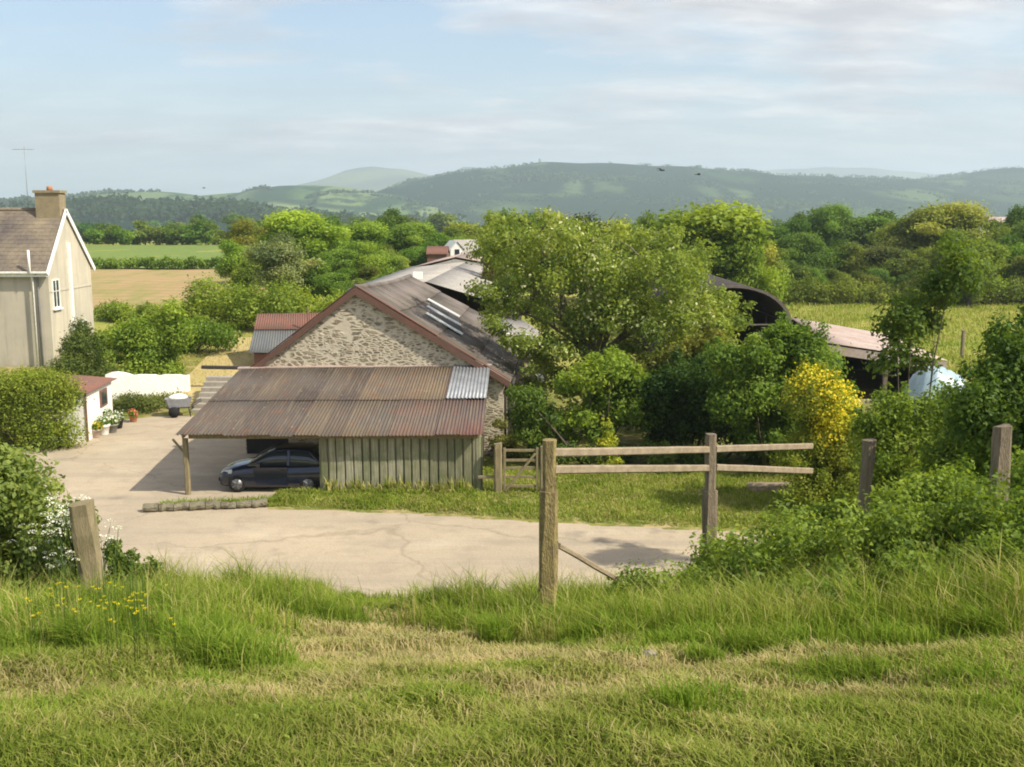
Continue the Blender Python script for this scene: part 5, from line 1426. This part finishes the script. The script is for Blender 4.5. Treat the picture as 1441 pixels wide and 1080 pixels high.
# ------------------------------------------------------------------ stones in the foreground
srng = random.Random(2)
for i, (px, py, r) in enumerate([(912, 928, .05), (1045, 925, .03), (958, 925, .025), (1075, 922, .032), (1165, 925, .026), (705, 905, .022)]):
    p = on_ground(px, py); m = MB(); secs = []
    for a_ in range(7):
        an = PI * a_ / 6; secs.append([Vector((r * 1.3 * math.sin(an) * math.cos(2 * PI * k / 9), r * math.sin(an) * math.sin(2 * PI * k / 9), r * .6 * math.cos(an) + r * .3)) * srng.uniform(.82, 1.15) for k in range(9)])
    m.loft(secs, smooth=False); o = m.build('stone', M['stone_grey']); o.location = p
    tag(o, ['largest grey stone lying in the grass by the bank foot', 'small grey stone right of the largest one in the bank grass'][min(i, 1)] if i < 2 else 'small grey stone half hidden in the foreground grass', 'stone', 'stones in the foreground grass')

# ------------------------------------------------------------------ grass
def blades(rng, x, y, h_, wd, lean, tint, bend=.5):
    n = len(x); z = H(x, y) - .01
    an = rng.uniform(0, 2 * PI, n); fx, fy = np.cos(an), np.sin(an)
    la = rng.uniform(0, 2 * PI, n) * .7 + .6; ll = lean * h_ * rng.uniform(.1, 1, n)
    dx, dy = np.cos(la) * ll, np.sin(la) * ll
    w = wd * rng.uniform(.7, 1.3, n)
    b = np.stack([x, y, z], 1); s = np.stack([fx * w, fy * w, np.zeros(n)], 1)
    m = b + np.stack([dx * .35, dy * .35, h_ * .6], 1); t = b + np.stack([dx, dy, h_ * (1 - .25 * lean)], 1)
    q1 = np.stack([b - s, b + s, m + s * .75, m - s * .75], 1)
    q2 = np.stack([m - s * .75, m + s * .75, t + s * .12, t - s * .12], 1)
    v = np.concatenate([q1, q2], 0).reshape(-1, 3)
    return v, np.concatenate([tint, tint])

def grass(name, label, rng, x, y, h_, wd, lean, tint, mat):
    v, t = blades(rng, x, y, h_, wd, lean, tint)
    o = link(name, quad_mesh(name, v, t), mat)
    return tag(o, label, 'grass', None, 'stuff')

rng = np.random.default_rng(200)
def fnoise(x, y, s): return .5 + .5 * wav(x, y, s)
def dryness(x, y):
    """bare, dry ground of the worn way through the gateway"""
    px = x / np.maximum(y, .5)
    way = np.exp(-((x + 1.35 - (9 - y) * .28) / (.55 + (9 - y) * .16)) ** 2) * sstep(9.6, 8.4, y) * sstep(4.6, 6.0, y)
    rut = 1.0 * np.exp(-((y - 5.3 - .04 * x) / .34) ** 2) * sstep(-1.4, .3, x) + np.exp(-((y - 4.35) / .35) ** 2) * sstep(-1.5, -.2, x) * .8 + np.exp(-((y - 4.3) / .3) ** 2) * sstep(-.4, -1.2, x) * .7
    wx = x + .35 * wav(y, x, .45); wy = y + .25 * wav(x + 4, y, .3)
    brk = .25 + .95 * fnoise(wx, wy * 1.5, .21) * (.5 + fnoise(wx + 3, wy, .6))
    return np.clip(.10 * sstep(6.0, 4.6, y) + (1.35 * way + 1.0 * rut) * brk + .55 * (fnoise(wx, wy, .3) - .55) + .3 * (fnoise(x + 9, y, .1) - .5), 0, 1)
# short sward
n = 700000
y = 2.7 + rng.random(n) ** 1.25 * 7.4; x = (rng.random(n) - .5) * (1.12 * y + 4.2)
d = dryness(x, y); keep = rng.random(n) > d * .82
x, y, d = x[keep], y[keep], d[keep]
hh = (.035 + .065 * fnoise(x, y, .4)) * rng.uniform(.6, 1.4, len(x))
grass('grass', 'short patchy grass of the foreground bank', rng, x, y, hh, .0016 + .00038 * y, 1.0, np.clip(.33 + .85 * d + .22 * rng.normal(size=len(x)) + .25 * (fnoise(x, y, .7) - .5), 0, 1), M['grass_short'])
# tall grass
def tallmask(x, y):
    rg = .55 * wav(y + 1, x, .33) + .35 * wav(x, y, .14)
    L_ = sstep(-1.3, -2.3, x + .4 * rg) * sstep(5.1, 6.9, y + .7 * rg)
    L2 = np.exp(-(((x + 2.1) / .55) ** 2 + ((y - 9.0) / .9) ** 2)) * 1.2
    f = np.interp(x, [-1.2, -.6, 0, 1.2, 3, 6], [8.7, 8.0, 7.3, 6.3, 5.7, 5.4])
    R_ = sstep(-.5, .7, y - f + .55 * rg) * sstep(-1.2, -.3, x + .4 * rg)
    return np.clip(np.maximum(np.maximum(L_, L2), R_), 0, 1)
n = 430000
y = 5.2 + rng.random(n) * 6.3; x = (rng.random(n) - .5) * (1.2 * y + 4.4)
tm = tallmask(x, y) * (.35 + .65 * fnoise(x, y, .22)); keep = rng.random(n) < tm
x, y, tm = x[keep], y[keep], tm[keep]
tuft = np.clip(1.5 * fnoise(x + 3 + .3 * wav(y, x, .3), y - 2, .24) - .1, 0, 1.3)
hh = (.09 + .34 * tm * tuft + .06 * tuft) * rng.uniform(.55, 1.3, len(x)) * np.where(x < -1.6, .95, 1.0)
grass('grass', 'tall lush grass along both sides of the gateway', rng, x, y, hh, .0038, .8, np.clip(.55 + .2 * rng.normal(size=len(x)) + .45 * (fnoise(x, y, .5) - .5) + .35 * (tuft - .6), 0, 1), M['grass_tall'])
# single tussocks in the short grass
tx, ty_, th_ = [], [], []
for (px, py, r, h_, k) in [(330, 935, .28, .22, 1500), (310, 905, .2, .2, 900), (705, 1048, .10, .07, 500), (470, 880, .3, .2, 1400), (400, 838, .35, .3, 2600), (440, 836, .3, .34, 2200), (350, 838, .3, .28, 1800), (600, 865, .2, .16, 700), (640, 880, .18, .18, 700), (560, 905, .15, .08, 400), (300, 836, .3, .26, 1600), (240, 834, .3, .3, 1800), (200, 836, .25, .26, 1400), (500, 842, .25, .16, 900), (620, 960, .2, .07, 500), (60, 1010, .3, .1, 700), (250, 1000, .3, .1, 700), (850, 990, .3, .07, 500), (1000, 985, .25, .09, 500), (1300, 1005, .3, .07, 500), (1200, 960, .25, .14, 800), (1380, 960, .3, .12, 800), (680, 845, .3, .25, 1500), (610, 845, .25, .2, 1200), (720, 860, .25, .28, 1200)]:
    p = on_ground(px, py)
    tx.append(p.x + rng.normal(size=k) * r * .5); ty_.append(p.y + rng.normal(size=k) * r * .5); th_.append(h_ * rng.uniform(.4, 1.25, k))
tr_ = np.random.default_rng(77)
for _ in range(150):
    qy = tr_.uniform(3.6, 8.6); qx = tr_.uniform(-.56, .56) * (qy + .4)
    near_tall = float(np.interp(qx, [-3, -1.8, -1.0, 0, 1.2, 4], [5.6, 6.0, 8.2, 7.2, 6.2, 5.5]))
    gap = near_tall - qy
    if gap > 1.2 and tr_.random() < .75: continue
    if float(dryness(np.array([qx]), np.array([qy]))[0]) > .45: continue
    hh_ = tr_.uniform(.07, .13) if gap > .5 else tr_.uniform(.13, .26)
    k = int(tr_.uniform(250, 650)); r = tr_.uniform(.07, .2)
    tx.append(qx + tr_.normal(size=k) * r * .5); ty_.append(qy + tr_.normal(size=k) * r * .5); th_.append(hh_ * tr_.uniform(.4, 1.25, k))
x = np.concatenate(tx); y = np.concatenate(ty_); hh = np.concatenate(th_)
grass('grass', 'thick green tussocks dotted through the worn gateway grass', rng, x, y, hh, .0032, .95, np.clip(.48 + .2 * rng.normal(size=len(x)), 0, 1), M['grass_tall'])
# seed stalks
n = 9000
y = 5.6 + rng.random(n) * 5.2; x = (rng.random(n) - .5) * 1.2 * (y + .6)
tm = tallmask(x, y) * fnoise(x, y, .35); keep = rng.random(n) < tm * .7
x, y = x[keep], y[keep]
grass('grass', 'thin pale flowering grass stalks above the tall grass', rng, x, y, rng.uniform(.3, .62, len(x)), .0022, .55, np.clip(.93 + .08 * rng.normal(size=len(x)), 0, 1), M['grass_tall'])
# broad leaved ground cover in the turf
n = 60000
y = 3.2 + rng.random(n) * 6.0; x = (rng.random(n) - .5) * 1.1 * (y + .6)
keep = rng.random(n) < sstep(.55, .8, fnoise(x + .2 * wav(y, x, .2), y, .26)) * (1 - dryness(x, y) * .8); x, y = x[keep], y[keep]
an = rng.uniform(0, 6.28, len(x)); L_ = rng.uniform(.006, .015, len(x)); z = H(x, y) + rng.uniform(.01, .045, len(x))
c0 = np.stack([x, y, z], 1); t_ = np.stack([np.cos(an) * L_, np.sin(an) * L_, rng.uniform(-.3, .6, len(x)) * L_], 1); b_ = np.stack([-np.sin(an) * L_ * .6, np.cos(an) * L_ * .6, rng.uniform(-.3, .3, len(x)) * L_], 1)
me = quad_mesh('clover', np.stack([c0 - t_, c0 - b_, c0 + t_, c0 + b_], 1).reshape(-1, 3), rng.random(len(x))); me.materials.append(M['leaf'])
tag(link('clover', me, None, color=(.19, .27, .05)), 'clover and small broad leaves among the short grass', 'clover', None, 'stuff')
# verge beyond the track
n = 60000
x = rng.uniform(-7.6, 13, n); ty = np.interp(x, TRX, TRY); y = ty + .12 + rng.random(n) * np.where(x < -1, 34.3 - ty - .2, 6.5)
keep = ~((x > -1.1) & (y > 38)) & ~((x < -1.0) & (y > 33.35)); x, y = x[keep], y[keep]
hh = (.07 + .09 * fnoise(x, y, .8)) * rng.uniform(.5, 1.4, len(x))
hh = hh * np.where((x < -1.2) & (y > 32.9), 1.7, 1)
grass('grass', 'bright green grass strip between the track and the carport', rng, x, y, hh, .014, .7, np.clip(.74 + .16 * rng.normal(size=len(x)) + .3 * (fnoise(x, y, 1.2) - .5), 0, 1), M['grass_tall'])
n = 4000
x = rng.uniform(-10.9, -7.2, n); y = np.interp(x, [-10.9, -7.2], [G(200, 722).y, G(376, 715).y]) + .32 + np.abs(rng.normal(size=n)) * .25
grass('grass', 'grass tufts along the top of the low stone kerb', rng, x, y, rng.uniform(.08, .28, n), .014, .8, np.clip(.6 + .2 * rng.normal(size=n), 0, 1), M['grass_tall'])
n = 700
x = rng.uniform(-6.0, -1.2, n); y = 33.36 + .0 * x - rng.random(n) * .25
grass('grass', 'pale bleached weeds growing against the foot of the board wall', rng, x, y, .55 * rng.uniform(.3, 1.2, n) * (.4 + fnoise(x, y, .5)), .03, .4, np.clip(.9 + .15 * rng.normal(size=n), 0, 1), M['grass_tall'])
# back of the bank, falling to the track
n = 80000
y = rng.uniform(10.5, 24.3, n); x = (rng.random(n) - .5) * (1.15 * y + 5)
hh = .2 * rng.uniform(.5, 1.4, n)
grass('grass', 'rough grass on the slope falling to the track', rng, x, y, hh, .012, .8, np.clip(.5 + .2 * rng.normal(size=n), 0, 1), M['grass_tall'])
# right field and dry slope
n = 60000
y = 58 + 50 * rng.random(n) ** 1.3; x = rng.uniform(12, 64, n)
keep = ~((x < 23) & (y < 64)); x, y = x[keep], y[keep]
hh = .35 * rng.uniform(.4, 1.3, len(x)) * (.5 + fnoise(x, y, 3))
grass('grass', 'yellowish rough pasture in the right field', rng, x, y, hh, .035, .8, np.clip(.84 + .14 * rng.normal(size=len(x)) + .35 * (fnoise(x, y * 2, 4) - .5), 0, 1), M['grass_tall'])
n = 14000
x = rng.uniform(-22, -9, n); y = rng.uniform(51.5, 66, n)
grass('grass', 'dry straw coloured grass on the slope behind the terraces', rng, x, y,   .16 * rng.uniform(.4, 1.2, n), .015, .8, np.clip(1.0 + .12 * rng.normal(size=n), 0, 1), M['grass_tall'])

# ------------------------------------------------------------------ wild flowers
def buttercup_mesh():
    st_ = MB(); st_.tube([(0, 0, 0), (.01, 0, .5), (0, .01, 1.0)], [.007, .006, .005], 4)
    fl_ = MB()
    for k in range(5):
        a = 2 * PI * k / 5; d = Vector((math.cos(a), math.sin(a), 0)); t = Vector((-d.y, d.x, 0))
        fl_.add([Vector((0, .01, 1.0)), d * .026 + t * .02 + Vector((0, 0, 1.03)), d * .044 + Vector((0, 0, 1.05)), d * .026 - t * .02 + Vector((0, 0, 1.03))], [(0, 1, 2, 3)])
    return st_.mesh('stem'), fl_.mesh('flower')
sm_, fm_ = buttercup_mesh(); sm_.materials.append(M['leaf']); fm_.materials.append(M['flower'])
frng = random.Random(3)
for i in range(64):
    px = frng.uniform(45, 215) if i < 52 else frng.uniform(180, 250)
    p = on_ground(px, frng.uniform(885, 945)); hh = frng.uniform(.36, .52)
    t = thing('buttercup', 'yellow buttercup in the tall grass below the leaning left post', 'flower', p, frng.uniform(0, 6), 'buttercups by the gateway')
    t.scale = (.25, .25, hh); 
    o = link('stem', sm_, None, t, color=(.09, .15, .03)); o = link('flower', fm_, None, t, color=(.72, .60, .03))
    o.scale = (1, 1, 0.25 / hh); o.location.z = 1 - .42 / hh
def parsley_mesh(seed):
    rnd = random.Random(seed); st_ = MB(); ums = []
    st_.tube([(0, 0, 0), (.02, 0, .4), (0, .02, .8)], [.008, .007, .005], 5)
    for k in range(6):
        a = rnd.uniform(0, 6.28); z0 = rnd.uniform(.4, .8); e = Vector((math.cos(a) * rnd.uniform(.05, .16), math.sin(a) * rnd.uniform(.05, .16), rnd.uniform(.8, 1.05)))
        st_.tube([(0, 0, z0), (e.x * .6, e.y * .6, z0 + (e.z - z0) * .6), e], [.004, .003, .002], 4)
        um = MB(); ums.append(um)
        for j in range(26):
            r = .055 * math.sqrt(rnd.random()); w = rnd.uniform(0, 6.28); c = e + Vector((r * math.cos(w), r * math.sin(w), .03 - r * r * 9))
            s = rnd.uniform(.005, .009); t = rnd.uniform(0, 3)
            dx, dy = Vector((math.cos(t), math.sin(t), rnd.uniform(-.9, .9))) * s, Vector((-math.sin(t), math.cos(t), rnd.uniform(-.9, .9))) * s
            um.add([c - dx, c - dy, c + dx, c + dy], [(0, 1, 2, 3)], rnd.uniform(.3, .8))
    return st_.mesh('stem'), [u.mesh('umbel') for u in ums]
pms = [parsley_mesh(s) for s in range(3)]
for a, b_ in pms:
    a.materials.append(M['leaf'])
    for u in b_: u.materials.append(M['flower'])
for i, (px, py) in enumerate([(95, 862), (105, 850), (85, 840), (112, 868), (75, 858), (60, 840), (98, 880), (120, 842), (40, 850), (150, 850), (165, 842), (108, 832), (88, 812), (70, 822), (25, 860)]):
    p = P(px, py, 8.15 + .05 * i % 1); p.z = h1(p.x, p.y); s = frng.uniform(.5, 1.15)
    t = thing('cow_parsley', 'white flowered cow parsley stem round the leaning left post', 'flower', p, frng.uniform(0, 6), 'cow parsley by the gateway')
    t.scale = (s, s, s); a, b_ = pms[i % 3]
    link('stem', a, None, t, color=(.09, .14, .04)); [link('umbel', u, None, t, color=(.74, .74, .68)) for u in b_]

# ------------------------------------------------------------------ haze
hz = MB(); hz.box(-11800, 11800, -2800, 11000, -60, 430)
m, nt, out = newmat('haze'); n_ = NT(nt)
pv = n_.n('ShaderNodeVolumePrincipled'); pv.inputs['Color'].default_value = (.71, .84, 1, 1); pv.inputs['Density'].default_value = 2.0e-4
pv.inputs['Anisotropy'].default_value = .2
nt.links.new(pv.outputs[0], out.inputs['Volume'])
tag(hz.build('haze', m), kind='stuff')

# ------------------------------------------------------------------ light, sky, camera
sd = Vector((.92, -.44, 1.0)).normalized()
elev = math.asin(sd.z); rot = math.atan2(sd.x, sd.y)
sun = bpy.data.lights.new('sun', 'SUN'); sun.energy = 3.7; sun.angle = R(.6); sun.color = (1, .92, .76)
so = bpy.data.objects.new('sun', sun); C.objects.link(so); so.rotation_euler = sd.to_track_quat('Z', 'Y').to_euler()
wd_ = bpy.data.worlds.new('World'); bpy.context.scene.world = wd_; wd_.use_nodes = True
nt = wd_.node_tree; nt.nodes.clear(); n_ = NT(nt)
out = n_.n('ShaderNodeOutputWorld'); bg = n_.n('ShaderNodeBackground'); sky = n_.n('ShaderNodeTexSky')
sky.sky_type = 'NISHITA'; sky.sun_disc = False; sky.sun_elevation = elev; sky.sun_rotation = rot
sky.dust_density = 2.0; sky.air_density = 1.0; sky.ozone_density = 1.5
tc = n_.n('ShaderNodeTexCoord').outputs['Generated']
sx = n_.n('ShaderNodeSeparateXYZ'); n_.set(sx.inputs[0], tc)
zz_ = n_.math('ADD', n_.math('MAXIMUM', sx.outputs[2], 0.0), .15)
cb = n_.n('ShaderNodeCombineXYZ'); n_.set(cb.inputs[0], n_.math('DIVIDE', sx.outputs[0], zz_)); n_.set(cb.inputs[1], n_.math('DIVIDE', sx.outputs[1], zz_))
n1 = n_.noise(n_.mapping(cb.outputs[0], (.9, 1.3, 1), loc=(6.5, 12.66, 0)), 1.0, 9, .60, .15)
n2 = n_.noise(n_.mapping(cb.outputs[0], (2.0, 3.4, 1), loc=(.87, 6.65, 0)), 1.0, 7, .62, .1)
n3 = n_.noise(n_.mapping(cb.outputs[0], (.35, .7, 1), loc=(13.14, 14.87, 0)), 1.0, 4, .5, .1)
cf1 = n_.ramp(n_.math('ADD', n1, n_.math('MULTIPLY', n_.math('SUBTRACT', n3, .5), .5)), [(.44, .05), (.50, .45), (.60, .95)])
shade = n_.ramp(n_.math('ADD', n2, n_.math('MULTIPLY', n_.math('SUBTRACT', n1, .5), -.6)), [(.34, (3.5, 3.35, 3.5)), (.5, (4.7, 4.5, 4.5)), (.62, (6.2, 5.85, 5.6))])
low = n_.ramp(sx.outputs[2], [(0, .75), (.05, .5), (.14, 0)])
f = n_.math('MAXIMUM', cf1, low)
col = n_.mix(f, sky.outputs[0], shade)
nt.links.new(col, bg.inputs['Color']); bg.inputs['Strength'].default_value = .105
nt.links.new(bg.outputs[0], out.inputs['Surface'])

cam = bpy.data.cameras.new('camera'); co_ = bpy.data.objects.new('camera', cam); C.objects.link(co_)
cam.sensor_width = 36; cam.lens = F / 1441 * 36; cam.clip_end = 40000; cam.clip_start = .05
co_.location = (0, 0, 0); co_.rotation_euler = (PI / 2 - PIT, 0, 0)
sc = bpy.context.scene; sc.camera = co_
sc.view_settings.view_transform = 'Standard'; sc.view_settings.look = 'None'; sc.view_settings.gamma = 1
sc.view_settings.exposure = 0.84
sc.cycles.max_bounces = 6; sc.cycles.diffuse_bounces = 3; sc.cycles.transmission_bounces = 4; sc.cycles.volume_bounces = 1
sc.cycles.use_denoising = True
sc.cycles.pixel_filter_type = 'BLACKMAN_HARRIS'; sc.cycles.filter_width = 1.9
